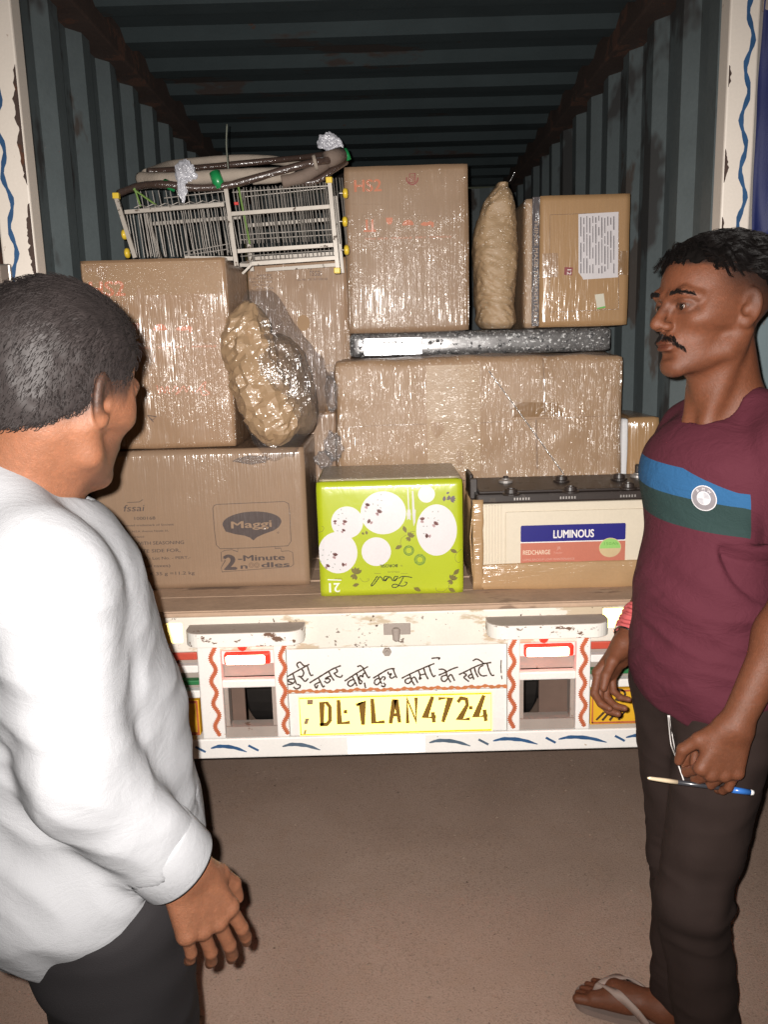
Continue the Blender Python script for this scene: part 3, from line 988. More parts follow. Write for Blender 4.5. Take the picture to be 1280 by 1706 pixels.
cm.strokes('registered_mark', [disc(*lg((988, 535))[0], .0022, .0022, 12)], .0012, m_ink)
for (t, px, py, h, w) in (('1000168', 222, 866, .0095, .062), ('owned trademark of Societé', 205, 877, .0062, .150), ('Prod. N.S.A. Avenue Nestlé 55,', 205, 887, .0055, .135), ('Switzerland', 205, 896, .0055, .062),
                          ('NOODLES WITH SEASONING', 180, 909, .0105, .225), ('SEE OPPOSITE SIDE FOR,', 180, 922, .0105, .215), ('PKD. & MFG. BY - Lot No. - PERT.-', 180, 934, .0085, .245), ('(Incl. of all taxes)', 205, 946, .0085, .140), ('320 UNITS X 35 g =11.2 kg', 190, 960, .0100, .240)):
    cm.text('printed_line', t, m_ink, px, py, h, width=w, bold=.008)
cm.text('food_mark', 'fssai', m_ink, 205, 852, .020, width=.062, bold=-.004, shear=.15)
cm.strokes('food_mark_bar', [cm.px([(212, 837), (232, 836), (238, 832)])], .0016, m_ink)

# ---- left upper carton on it
c2 = Carton('appliance_carton', 'brown film wrapped carton with orange umbrella marks, on the noodle carton', -.845, -.437, 2.452, 2.85, 1.330, 1.866, m_kraft, r=.005, bulge=.004, dent=.003, seed=4)
c2.text('model_mark', 'HS2', m_red, 148, 494, .042, width=.098, bold=.03)
handling_marks(c2, [('cup', 226, 546), ('umbrella', 267, 547), ('hand', 307, 548)], m_red, .72)
c2.strokes('care_mark_frame', [c2.px([(215, 532), (366, 530), (367, 572), (216, 575)]), c2.px([(248, 531), (249, 574)]), c2.px([(288, 531), (289, 574)]), c2.px([(327, 531), (328, 573)])], .0009, m_faint)
c2.text('care_caption', 'FRAGILE   KEEP DRY   HANDLE   ', m_red, 215, 582, .0055, width=.25)
for q in ([(262, 642), (266, 656), (270, 644), (275, 655), (279, 643), (283, 656)], [(288, 652), (293, 643), (298, 650), (293, 657), (300, 652), (306, 643), (311, 653), (316, 643), (322, 654)], [(328, 653), (336, 642), (343, 636), (341, 648), (349, 655), (338, 658), (334, 648)]):
    c2.strokes('brand_script', [c2.px(q)], .0030, m_red, curve=True)
c2.strokes('ink_mark', [c2.px([(246, 692), (254, 700), (261, 694), (247, 692)]), c2.px([(250, 697), (256, 703)])], .002, m_ink)
x0, x1, z0, z1 = rect(135, 440, 372, 492, c2.y)
c2.shape('packing_tape', [(x0 + .004, z0), (x0 + .004, z1 + .006), (x1 - .004, z1 + .006), (x1 - .004, z0)], M('crinkled_tape_band', lin(.33, .205, .115), .55, var=.1, film=.7, streak=(80, 80, 60), seed=4))

# ---- carton below the rack, behind, with food mark
hid = Carton('support_carton', 'brown carton mostly hidden behind the bagged paper parcel', -.44, -.165, 2.90, 3.30, ZB + .001, 1.40, m_kraft, seed=8)
cf = Carton('food_carton', 'brown carton with big white film glare under the wire rack', -.440, -.107, 2.86, 3.28, 1.402, 1.900, m_kraftF, r=.005, bulge=.009, dent=.003, seed=6)
cf.text('food_mark', 'fssai', m_inkb, 516, 460, .026, width=.040, bold=0.0, shear=.1)
cf.text('licence_line', 'Lic. No. 10012011000168', m_inkb, 496, 468, .0075, width=.098, bold=.012)
for i, (t, px, w) in enumerate((('MARKETED', 428, .048), ('BY NESTLE INDIA LTD', 414, .080), ('100/101 WORLD TRADE', 417, .072), ('CENTRE NEW DELHI', 420, .058), ('MADE IN INDIA', 427, .058))):
    cf.text('printed_line', t, m_inkb, px, 461 + i * 5.4, .0070, width=w, bold=.02)
for i in range(4):
    cf.text('printed_line', ('AS PER FSS', 'TO 35 MM', 'LOT NO', 'PKD DT')[i], m_inkb, 541, 611 + i * 6, .008, width=.040, bold=.015)
cf.shape('paper_spot', disc(*cf.px([(506, 538)])[0], .021, .026, 20)[::-1], M('dry_kraft_spot', lin(.38, .24, .135), .8, var=.1))

# ---- big wrapped carton in the centre
cb = Carton('big_wrapped_carton', 'widest brown carton, battered and wrapped in shiny film, behind the green box and battery', -.150, .742, 2.62, 3.10, ZB + .001, 1.572, m_kraft2, r=.014, bulge=.012, dent=.008, seed=12, sag=.016)
x0, x1, z0, z1 = rect(712, 660, 800, 785, cb.y)
m_glare = M('wide_clear_tape', lin(.40, .27, .165), .5, var=.1, film=.45, streak=(24, 24, 80), seed=6)
cb.shape('packing_tape', [(x0, z0), (x0, 1.545), (x1, 1.545), (x1, z0)], m_glare, .0005)
for pts, w in ((((575, 712), (640, 708), (712, 706)), .0022), (((800, 704), (900, 697), (1030, 692)), .0022), (((893, 700), (895, 780)), .006), (((905, 596), (907, 690)), .005)):
    cb.strokes('board_crease', [cb.px(pts)], w, m_faint, curve=True)
x0, x1, z0, z1 = rect(852, 668, 940, 694, cb.y)
cb.shape('packing_tape', [(x0, z0), (x0 - .008, z1), (x1 - .02, z1 - .006), (x1, z0)], m_tape)
wire_mb = MB()
a = W(815, 618, 2.60); b = W(940, 790, 2.595)
wire_mb.tube([a, (a + b) / 2 + Vector((0, -.012, 0)), b], .0016, 6)
wire_mb.build('film_strand', clear_film('film_strand_plastic', gloss=.5, haze=.3), cb.root)

# ---- wrapped black appliance lying on it
m_blk = M('speckled_black_enamel', lin(.17, .165, .165), .3, .5, var=.5, vscale=60, film=1.0, streak=(90, 90, 80), seed=13, spots=[(lin(.05, .05, .052), 45, .56, (1, 1, 1)), (lin(.6, .6, .6), 95, .57, (1, 1, 1))])
m_steel = M('bright_pressed_steel', lin(.66, .66, .68), .32, .55, var=.1, film=.25, seed=3)
st = thing('flat_appliance', (.32, 2.9, 1.574), 'flat black film wrapped appliance with a bright steel corner, lying on the big carton', 'appliance')
v, f = carton_mesh(-.105, .735, 2.742, 3.05, 1.574, 1.648, r=.012, bulge=.002, dent=.002, seed=2)
obj('appliance_body', v, f, m_blk, st, True)
x0, x1, z0, z1 = rect(606, 562, 704, 598, 2.73)
sp = MB().box(x0, x1, 2.731, 2.745, 1.578, z1, .003).build('steel_corner', m_steel, st)
q0 = rect(632, 568, 678, 573, 2.73)
MB().box(q0[0], q0[1], 2.7295, 2.733, q0[2], q0[3], .001).build('slot', m_blk, sp)
q0 = rect(618, 579, 694, 600, 2.73)
MB().box(q0[0], q0[1], 2.7290, 2.733, 1.579, q0[3], .0015).build('steel_grip', M('steel_grip_metal', lin(.42, .43, .45), .25, .8), sp)
for px_ in (616, 698):
    q = W(px_, 571, 2.73); MB().lathe((q.x, 2.7290, q.z), [(.0035, 0), (.0035, .003)], 12, 'Y').build('screw_hole', m_blk, sp)

# ---- upper centre carton
c3 = Carton('appliance_carton', 'tall upper centre carton with orange care marks and strong film glare', -.104, .277, 2.718, 3.06, 1.650, 2.148, M('tall_wrapped_kraft', lin(.30, .190, .115), .75, var=.10, vscale=9, fibre=True, film=.34, streak=(80, 80, 1.5), seed=15), r=.005, bulge=.007, dent=.002, seed=9)
c3.text('model_mark', 'HS2', m_red, 589, 320, .036, width=.082, bold=.03)
handling_marks(c3, [('arrows', 616, 374), ('cup', 649, 370), ('umbrella', 680, 373), ('hand', 712, 374)], m_red, .66)
c3.strokes('care_mark_frame', [c3.px([(604, 358), (758, 361), (757, 396), (603, 394), (604, 358)]), c3.px([(580, 340), (637, 341), (638, 290)]), c3.px([(695, 360), (694, 395)]), c3.px([(727, 360), (726, 396)])], .0009, m_faint)
c3.text('care_caption', 'THIS SIDE  FRAGILE  DRY  HANDLE  ', m_red, 607, 400, .0055, width=.27)
q = c3.px([(687, 298)])[0]
c3.strokes('round_brand_mark', [[(q[0] + .017 * math.cos(rad(a)), q[1] + .017 * math.sin(rad(a))) for a in range(170, 372, 14)]], .004, m_darkred, curve=True)
c3.strokes('round_brand_mark', [[(q[0] - .009, q[1] - .012), (q[0] + .008, q[1] - .010), (q[0] + .009, q[1] + .015), (q[0] - .008, q[1] + .014), (q[0] - .009, q[1] - .012)], [(q[0] - .003, q[1] - .005), (q[0] - .002, q[1] + .008)], [(q[0] + .003, q[1] - .005), (q[0] + .004, q[1] + .008)]], .0026, m_darkred)

# ---- right upper carton
m_kr4 = M('orange_kraft_board', lin(.370, .215, .098), .7, var=.08, vscale=9, fibre=True, film=.05, seed=17)
c4 = Carton('shop_carton', 'orange brown carton with white shipping label, upper right beside the container wall', .497, .776, 2.715, 3.05, 1.652, 2.048, m_kr4, r=.004, bulge=.003, dent=.0015, seed=14)
m_band = M('dark_printed_band', lin(.055, .042, .045), .4, var=.2, film=.5, seed=4)
v, f = carton_mesh(.451, .4955, 2.722, 3.05, 1.652, 2.043, r=.010, bulge=.003, dent=.002, seed=3)
side = obj('side_flap', v, f, M('film_covered_flap', lin(.36, .24, .15), .7, var=.1, film=.6, streak=(80, 80, 20), seed=8), c4.root, True)
x0, x1, z0, z1 = rect(888, 330, 903, 545, c4.y)
c4b = MB().box(x0 - .002, .4965, 2.7125, 2.7205, 1.656, 2.044, .001).build('printed_band', m_band, c4.root)
text('band_lettering', 'THINGS MADE THOUGHTFULLY', M('pale_band_print', lin(.34, .25, .19), .6, var=.1), c4.root, W(891, 366, 2.712), (0, 0, -1), (1, 0, 0), .0125, width=.315, bold=.012, lift=.0006)
c4.strokes('printed_frame', [c4.px([(917, 358), (1031, 354), (1031, 515), (916, 520), (917, 358)])], .0011, m_inkb)
m_paper = M('white_label_paper', lin(.60, .56, .57), .6, var=.04, vscale=30)
c4.shape('shipping_label', c4.px([(964, 357), (964, 454), (970, 462), (972, 466), (1030, 462), (1031, 353)]), m_paper, .0002)
rr = random.Random(5)
m_lab = M('label_print_grey', lin(.20, .18, .19), .6)
for i in range(12):
    xx = 968 + i * 5.0
    y = 360 + rr.random() * 4
    while y < 448:
        L = 6 + rr.random() * 34
        e = min(y + L, 455)
        c4.strokes('label_print', [c4.px([(xx, y), (xx, e)])], .0028 + rr.random() * .0012, m_lab, lift=.0012)
        y = e + 3 + rr.random() * 9
c4.shape('number_sticker', c4.px([(941, 445), (940, 458), (953, 459), (955, 446)]), M('maroon_sticker', lin(.22, .035, .04), .5), .0002)
q = W(944, 446, c4.y)
c4.text('sticker_number', '12', M('sticker_white', lin(.7, .62, .6), .5), 945.2, 447, .0135, width=.0155, bold=.03, right=(0, 0, -1), up=(1, 0, 0), lift=.0012)
c4.shape('small_tag', c4.px([(991, 491), (995, 515), (1009, 512), (1006, 489)]), M('cream_tag', lin(.58, .54, .44), .6), .0002)
c4.shape('tag_edge', c4.px([(995, 513), (995, 515.5), (1009, 512.5), (1008.6, 510)]), M('green_tag_edge', lin(.12, .40, .08), .6), .0012)
x0, x1, z0, z1 = rect(1032, 418, 1049, 458, c4.y)
c4.shape('packing_tape', [(x0, z0), (x0, z1), (x1 - .002, z1), (x1 - .002, z0)], m_tape)
x0, x1, z0, z1 = rect(904, 422, 930, 462, c4.y)
c4.shape('packing_tape', [(x0, z0), (x0, z1), (x1, z1), (x1, z0)], M('thin_tape', lin(.29, .165, .08), .4, var=.1, film=.1))


# ---- paper-wrapped bolster standing between them
def blob(rings, nseg, fn):
    V = []; F = []
    for i in range(rings + 1):
        for k in range(nseg):
            V.append(fn(i / rings, 2 * math.pi * k / nseg))
    for i in range(rings):
        for k in range(nseg):
            k2 = (k + 1) % nseg
            F.append([i * nseg + k, i * nseg + k2, (i + 1) * nseg + k2, (i + 1) * nseg + k])
    F.append(list(range(nseg))[::-1]); F.append([rings * nseg + k for k in range(nseg)])
    return np.array(V), F


def bolster(t, a):
    z = 1.652 + t * .448
    e = max(0, min(1, (t - .40) / .60))
    xr = .434 - .012 * max(0, (t - .80) / .20) ** 2.2 - .004 * math.sin(t * 9)
    xl = .303 + .058 * max(0, (t - .58) / .42) ** 2.0 + .004 * math.sin(t * 7 + 1) + .012 * max(0, (.10 - t) / .10) ** 2
    cap_ = max(.62, math.sqrt(max(0, 1 - (max(0, t - .86) / .145) ** 2))) * max(.75, 1 - max(0, (.05 - t) / .05) ** 2 * .25)
    cx = (xl + xr) / 2; hx = (xr - xl) / 2 * cap_; hy = .085 * cap_ * (1 - .35 * e)
    ca, sa = math.cos(a), math.sin(a)
    sx = (abs(ca) ** .78) * math.copysign(1, ca); sy = (abs(sa) ** .78) * math.copysign(1, sa)
    x = cx + sx * hx; y = 2.80 + sy * hy
    n1 = mnoise.noise((a * 1.2, 4, z * 34 + 1.2 * math.sin(a * 2 + z * 9)))
    wr = .0050 * (1 - 2.8 * abs(n1)) * max(.1, mnoise.noise((a * 1.3, z * 6, 2)) + .5)
    cr = .0035 * mnoise.noise((x * 20, y * 20, z * 22)) + .0022 * mnoise.noise((x * 60, y * 60, z * 60))
    k = 1 + (wr + cr) / .06
    return (cx + (x - cx) * k, 2.80 + (y - 2.80) * k, z)


v, f = blob(150, 72, bolster)
bo = thing('paper_bolster', (.364, 2.80, 1.652), 'long brown paper wrapped bolster standing upright between the two upper right cartons', 'bolster')
obj('paper_wrap', v, f, M('wrinkled_film_paper', lin(.38, .255, .145), .65, var=.12, vscale=12, film=1.0, streak=(30, 30, 80), seed=21), bo, True)
wmb = MB()
wmb.tube([W(850, 302, 2.76), W(855, 293, 2.75), W(858, 287, 2.75)], .0012, 5)
wmb.build('wrap_tail', clear_film('wrap_tail_film', gloss=.4, haze=.25), bo)

# ---- dinner set box
m_gr = M('lime_printed_board', lin(.42, .485, .015), .35, var=.10, vscale=5, var2=.02, film=.07, streak=(24, 24, 12), seed=22, fw=.8)
gb = Carton('dinner_set_box', 'bright lime green dinner set box printed with white plates, at the front of the bed', -.196, .213, 2.302, 2.595, ZB + .001, 1.240, m_gr, r=.006, bulge=.002, dent=.001, seed=17)
# filmed kraft-coloured lid panel on the top
v, f = carton_mesh(-.188, .205, 2.312, 2.585, 1.2405, 1.2475, r=.003, bulge=.001, dent=.001, seed=5)
obj('top_panel', v, f, M('dusty_filmed_top', lin(.34, .28, .19), .5, var=.15, film=.7, streak=(70, 70, 70), seed=9), gb.root, True)
m_pl = M('printed_plate_white', lin(.70, .66, .66), .4, var=.03, film=.07, seed=22, fw=.8)
G1 = lambda *p: [(q.x, q.z) for q in (W(520 + a / 8.121, 790 + b / 8.121, gb.y) for a, b in p)]
G2 = lambda *p: [(q.x, q.z) for q in (W(640 + a / 8.121, 790 + b / 8.121, gb.y) for a, b in p)]
KP = 1 / 8.121 * 0.00173


def plate_print(c, rx, rz, nm='printed_plate', lift=.0002):
    gb.shape(nm, disc(c[0], c[1], rx, rz, 44)[::-1], m_pl, lift)


plate_print(G1((350, 1060))[0], .0550, .0600, lift=.0004)
plate_print(G1((475, 650))[0], .0445, .0455, lift=.0008)
plate_print(G1((965, 520))[0], .0635, .0610, lift=.0012)
plate_print(G1((870, 1045))[0], .0415, .0415)
plate_print(G2((575, 270))[0], .0235, .0235)
plate_print(G2((712, 755))[0], .0570, .0735)
m_fl = [M('maroon_petals', lin(.13, .035, .028), .5, var=.3, film=.07), M('dusty_rose_petals', lin(.40, .25, .25), .5, var=.2, film=.07), M('grey_leaf_print', lin(.40, .40, .38), .5, film=.07), M('olive_leaf_print', lin(.16, .13, .02), .5, var=.3, film=.07), M('plum_leaf_print', lin(.12, .085, .10), .5, film=.07)]
rf = random.Random(3)


def leaf(c, L, ang, mat, fat=.34, nm='printed_leaf', lift=.002):
    pts = []
    for t in (0, .2, .45, .7, 1): pts.append((t * L, fat * L * math.sin(math.pi * t) * (.8 + .3 * rf.random())))
    pts += [(t * L, -fat * L * math.sin(math.pi * t) * (.8 + .3 * rf.random())) for t in (.7, .45, .2)]
    ca, sa = math.cos(ang), math.sin(ang)
    gb.shape(nm, [(c[0] + x * ca - z * sa, c[1] + x * sa + z * ca) for x, z in pts][::-1], mat, lift)


def flower(c, s, mat, mat2, a0):
    for k in range(4):
        leaf(c, s, a0 + k * .5, mat, .26, 'printed_petal', .0022)
    for k in range(3):
        leaf(c, s * .8, a0 + 3.0 + k * .55, mat2, .3, 'printed_petal', .0024)


for p, s, a0 in (((310, 1105), .011, .6), ((205, 1250), .0095, .2), ((440, 1215), .009, 2.6), ((440, 655), .0095, .5), ((315, 650), .008, 1.0), ((420, 768), .008, .3), ((745, 430), .0105, .5), ((900, 520), .012, .3), ((790, 640), .010, 2.0)):
    flower(G1(p)[0], s, m_fl[0], m_fl[1], a0)
for p, s, a0 in (((520, 620), .0105, .9), ((690, 680), .0115, .2), ((600, 828), .0105, 2.4)):
    flower(G2(p)[0], s, m_fl[0], m_fl[1], a0)
for p in ((150, 1035), (255, 1060), (130, 1105), (222, 1105), (200, 1160), (120, 1190), (320, 1220), (395, 1295), (295, 1265), (395, 490), (375, 545), (425, 530), (370, 608), (455, 605), (370, 700), (360, 765), (930, 285), (875, 345), (955, 355), (830, 415), (895, 430), (940, 460), (730, 510), (715, 605)):
    leaf(G1(p)[0], .0062, rf.random() * 3, m_fl[2], .3)
for p in ((650, 515), (735, 518), (612, 595), (672, 600), (720, 622), (520, 700), (570, 710), (525, 800)):
    leaf(G2(p)[0], .0062, rf.random() * 3, m_fl[2], .3)
for p, L, a in (((300, 790), .022, 1.9), ((245, 960), .022, 3.6), ((990, 1055), .022, 2.7), ((940, 1360), .024, .8), ((870, 1540), .023, -.5), ((400, 1530), .024, -.5)):
    leaf(G2(p)[0], L, a, m_fl[3], .28)
for p, s, a0 in (((350, 850), .016, .4), ((920, 1430), .018, .4)):
    flower(G2(p)[0], s, m_fl[3], m_fl[3], a0)
flower(G1((590, 1350))[0], .022, m_fl[3], m_fl[3], .6); leaf(G1((640, 1480))[0], .020, 3.4, m_fl[3], .3)
leaf(G1((670, 785))[0], .010, -.6, m_fl[3]); leaf(G1((740, 815))[0], .012, 1.6, m_fl[3])
flower(G2((900, 330))[0], .015, m_fl[4], m_fl[4], -.9); leaf(G2((820, 290))[0], .016, -1.7, m_fl[4]); leaf(G2((845, 265))[0], .010, .6, m_fl[4])
m_vine = M('vine_print', lin(.20, .18, .02), .5, film=.07)
for L in (G2((420, 770), (370, 775), (320, 790)), G2((300, 820), (240, 860), (222, 930), (240, 975)), G2((1045, 1015), (975, 1080), (965, 1150), (1005, 1195), (1035, 1180)), G2((700, 1530), (720, 1580), (800, 1585), (860, 1540)), G2((890, 1480), (870, 1540)), G1((650, 1400), (690, 1450), (760, 1440), (770, 1415), (745, 1415)), G1((75, 790), (140, 770), (160, 720), (130, 700))):
    gb.strokes('printed_vine', [L], .0012, m_vine, curve=True, lift=.001)
m_cut = M('cutlery_print', lin(.62, .60, .58), .35, film=.07)
gb.strokes('printed_fork', [G2((322, 200), (335, 480)), G2((322, 480), (318, 610)), G2((352, 480), (354, 610)), G2((336, 480), (337, 600))], .0030, m_cut, lift=.001)
gb.shape('printed_fork_head', G2((305, 530), (335, 475), (365, 530), (360, 560), (312, 560)), m_cut, .0014)
gb.shape('printed_knife', G2((378, 225), (398, 225), (404, 470), (430, 480), (425, 640), (402, 700), (385, 560)), m_cut, .001)
m_gl = M('glass_print_green', lin(.10, .20, .03), .4, film=.07)
for p in ((345, 1028), (495, 1152)):
    c = G2(p)[0]
    for r_, w_ in ((.0135, .0025), (.0095, .002), (.016 if p[0] > 400 else .0125, .001)):
        gb.strokes('printed_glass', [disc(c[0] - .002, c[1], r_, r_, 26) + [(c[0] - .002 + r_, c[1])]], w_, m_gl, lift=.001)
m_bk = M('black_box_lettering', lin(.02, .022, .012), .4, film=.07)
gb.text('maker_name', 'BOROSIL', m_bk, 663, 939.5, .0088, width=.050, bold=.03, right=(-1, 0, 0), up=(0, 0, -1), lift=.001)
gb.text('small_print', 'by', m_fl[3], 671, 941, .0055, width=.006, right=(-1, 0, 0), up=(0, 0, -1), lift=.001)
gb.text('small_print', 'OPALGLASS', m_fl[3], 666, 951, .0045, width=.034, right=(-1, 0, 0), up=(0, 0, -1), lift=.001)
# the flowing brand name, upside down like the box
for L in (G2((375, 1395), (330, 1385), (250, 1380), (200, 1405)), G2((265, 1385), (225, 1460), (180, 1520), (125, 1530), (110, 1505), (150, 1485), (230, 1510), (290, 1500), (310, 1465), (285, 1455)),
          G2((190, 1385), (150, 1380), (130, 1420), (150, 1440), (185, 1395), (140, 1440)), G2((120, 1440), (90, 1395), (70, 1385), (62, 1405)), G2((60, 1385), (15, 1380), (-5, 1415), (20, 1440), (50, 1395), (5, 1440)),
          G2((-10, 1440), (-45, 1385), (-70, 1400), (-100, 1440), (-130, 1480), (-165, 1510), (-170, 1490), (-120, 1420), (-100, 1385), (-80, 1390))):
    gb.strokes('brand_script', [L], .0026, m_bk, curve=True, lift=.001)
for a, b in (((225, 1340), (320, 1340)), ((-40, 1340), (-130, 1340))):
    gb.strokes('rule_line', [G2(a, b)], .0008, m_fl[3], lift=.001)
m_wh = M('white_box_lettering', lin(.78, .78, .72), .4, film=.07)
gb.text('piece_count', '21', m_wh, 567, 971, .028, width=.030, bold=.02, right=(-1, 0, 0), up=(0, 0, -1), lift=.001)
gb.text('small_print', 'Dinner', m_fl[3], 570, 962.5, .006, width=.022, right=(-1, 0, 0), up=(0, 0, -1), lift=.001)
gb.text('small_print', 'PIECES', m_fl[3], 566, 987, .004, width=.020, right=(-1, 0, 0), up=(0, 0, -1), lift=.0014)
gb.strokes('rule_line', [G1((215, 1425), (395, 1430))], .003, m_wh, lift=.001)

# ---- battery in its cut-open carton
bat = thing('truck_battery', (.53, 2.47, ZB), 'cream inverter battery with black lid and blue label, in a cut open carton', 'battery')
m_cream = M('cream_battery_case', lin(.66, .58, .46), .4, var=.04, coat=.3)
m_lid = M('black_battery_lid', lin(.032, .023, .020), .42, var=.25, vscale=30, spots=[(lin(.075, .06, .05), 26, .62, (1, 1, 1))])
bx0, bx1, by0, by1 = .266, .800, 2.345, 2.595
case = MB().box(bx0, bx1, by0, by1, ZB + .004, 1.160, .010).build('battery_case', m_cream, bat)
for i in range(7):
    x = bx0 + .006 + i * .0085
    MB().box(x, x + .0045, by0 - .003, by0 + .002, ZB + .02, 1.155, .001).build('case_rib', m_cream, bat)
xf = rect(848, 850, 1062, 980, by0)
MB().box(W(842, 880, by0).x, bx1 - .03, by0 - .0045, by0 + .002, ZB + .012, 1.135, .004).build('raised_panel', m_cream, bat)
lid = MB().box(bx0 - .012, bx1 + .012, by0 - .010, by1 + .008, 1.1605, 1.188, .006).build('battery_lid', m_lid, bat)
MB().box(bx0 - .004, bx1 + .004, by0 - .004, by1 + .002, 1.1885, 1.196, .003).build('lid_step', m_lid, bat)
for (px_, py_) in ((852, 822), (951, 818), (936, 800), (1032, 797), (1047, 812)):
    p = W(px_, py_, Z=1.20)
    MB().lathe((p.x, p.y, 1.1965), [(.024, 0), (.024, .004), (.018, .006), (.0165, .016), (.012, .017), (.011, .010)], 22).build('vent_cap', m_lid, bat)
m_lead = M('lead_grey', lin(.38, .35, .33), .45, .5, var=.15)
for (px_, py_) in ((843, 799), (1063, 790)):
    p = W(px_, py_, Z=1.205)
    t = MB().lathe((p.x, p.y, 1.1965), [(.021, 0), (.021, .007), (.012, .010), (.011, .013)], 22).build('terminal', m_lead, bat)
    if px_ > 1000: MB().lathe((p.x, p.y, 1.2100), [(.006, 0), (.0085, .002), (.0085, .022), (.006, .026)], 14).build('terminal_bolt', m_lid, bat)
    else: MB().lathe((p.x, p.y, 1.2100), [(.009, 0), (.007, .006)], 14).build('terminal_bolt', m_lid, bat)
MB().box(bx0 - .024, bx0 - .0125, by0 + .07, by1 - .07, 1.165, 1.235, .004).box(bx0 - .024, bx0 - .002, by0 + .05, by0 + .069, 1.165, 1.225, .003).build('lid_handle', m_lid, bat)
for i, xx in enumerate((.36, .49, .66)):
    for k in range(6):
        MB().box(xx + k * .008, xx + k * .008 + .004, by0 - .012, by0 - .009, 1.170, 1.177).build('lid_notch', m_lead, lid)
yl = by0 - .0045
m_blueL = M('royal_blue_label', lin(.022, .020, .185), .35, coat=.3, var=.03)
m_coral = M('coral_label', lin(.50, .17, .115), .35, coat=.3, var=.05)
x0, x1, z0, z1 = rect(868, 874, 1043, 901, yl)
_, _, zc0, _ = rect(868, 904, 1043, 948, yl)
shape('label_header', rrect(x0, x1, z0, z1 + .001, .005), yl, m_blueL, bat, .0006)
shape('label_field', [(x0, zc0), (x1, zc0), (x1, z0 - .003), (x0, z0 - .003)], yl, m_coral, bat, .0006)
m_lw = M('label_white_print', lin(.78, .74, .72), .4)
shape('label_rule', [(x0, z0 - .003), (x1, z0 - .003), (x1, z0), (x0, z0)], yl, m_lw, bat, .0004)
text('label_lettering', 'LUMINOUS', m_lw, bat, (x0 + .092, yl, z0 + .010), X_, Z_, .0235, width=.115, bold=.035, lift=.0012)
m_lp = M('label_cream_print', lin(.70, .55, .42), .4)
m_lf = M('label_faded_print', lin(.56, .30, .24), .4)
text('label_lettering', 'REDCHARGE', m_lp, bat, (x0 + .006, yl, z0 - .037), X_, Z_, .0135, width=.078, bold=.02, lift=.0012)
text('label_lettering', 'JR', m_lf, bat, (x0 + .104, yl, z0 - .024), X_, Z_, .009, width=.012, bold=.01, lift=.0012)
text('label_lettering', 'Tubular', m_lf, bat, (x0 + .094, yl, z0 - .036), X_, Z_, .006, width=.026, lift=.0012)
text('label_lettering', 'LONG BACKUP LOW MAINTENANCE', m_lf, bat, (x0 + .006, yl, z0 - .055), X_, Z_, .0062, width=.148, bold=.02, lift=.0012)
text('label_lettering', 'RC 18000ST', m_lp, bat, (x0 + .006, yl, z0 - .078), X_, Z_, .0085, width=.075, bold=.01, lift=.0012)
pc = W(1017, 912, yl)
shape('capacity_badge', disc(pc.x, pc.z, .0315, .0285), yl, M('badge_cream', lin(.55, .42, .24), .4), bat, .0011)
shape('capacity_badge_top', [(pc.x + .030 * math.cos(rad(a)), pc.z - .002 + .0285 * math.sin(rad(a))) for a in range(0, 181, 10)], yl, M('badge_green', lin(.27, .52, .14), .4), bat, .0016)
text('badge_lettering', '150Ah', M('badge_print', lin(.12, .30, .06), .4), bat, (pc.x - .021, yl, pc.z + .008), X_, Z_, .0085, width=.040, lift=.0022)
# the cut carton: base tray, corner and side
m_cut_k = M('torn_kraft', lin(.40, .245, .120), .75, var=.12, vscale=10, fibre=False, film=.10, streak=(10, 10, 70), seed=30)
v, f = carton_mesh(bx0 - .006, bx1 + .02, by0 - .020, by0 - .008, ZB + .002, .985, r=.005, bulge=.004, dent=.003, seed=30)
obj('carton_tray_front', v, f, m_cut_k, bat, True)
# side wall, torn along the top
v = []; nn_ = 24
for i in range(nn_ + 1):
    t = i / nn_
    y = by0 - .014 + t * .27
    zt = 1.155 + .035 * t - .03 * math.sin(t * 6) ** 2 + .006 * mnoise.noise((t * 20, 0, 0))
    for j in range(9):
        s = j / 8
        xb_ = bx0 - .022 - .008 * math.sin(s * 3) + .004 * mnoise.noise((y * 20, s * 4, 1))
        v.append((xb_, y, ZB + .003 + (zt - ZB) * s))
sw = obj('carton_side', v, [[i * 9 + j, i * 9 + j + 1, (i + 1) * 9 + j + 1, (i + 1) * 9 + j] for i in range(nn_) for j in range(8)], m_cut_k, bat, True)
sm = sw.modifiers.new('t', 'SOLIDIFY'); sm.thickness = .004
v = []
for i in range(13):
    t = i / 12
    z = ZB + .003 + t * .262
    for j in range(6):
        s = j / 5
        v.append((bx0 - .024 + s * .030 + .003 * mnoise.noise((z * 30, s * 3, 4)), by0 - .019 + .004 * mnoise.noise((z * 20, s, 7)), z))
sw = obj('carton_corner', v, [[i * 6 + j, i * 6 + j + 1, (i + 1) * 6 + j + 1, (i + 1) * 6 + j] for i in range(12) for j in range(5)], m_cut_k, bat, True)
sm = sw.modifiers.new('t', 'SOLIDIFY'); sm.thickness = .004

# ---- small open carton against the right wall
so = Carton('small_carton', 'small brown carton with white foam showing, behind the battery at the right wall', .772, .872, 2.66, 2.98, ZB + .001, 1.365, m_kraft3, seed=33, bulge=.002)
v, f = carton_mesh(.748, .768, 2.645, 2.90, 1.12, 1.362, r=.004, bulge=.002, dent=.003, seed=7)
obj('foam_slab', v, f, M('white_foam', lin(.68, .67, .68), .8, var=.06, bump=.5, bscale=260), so.root, True)


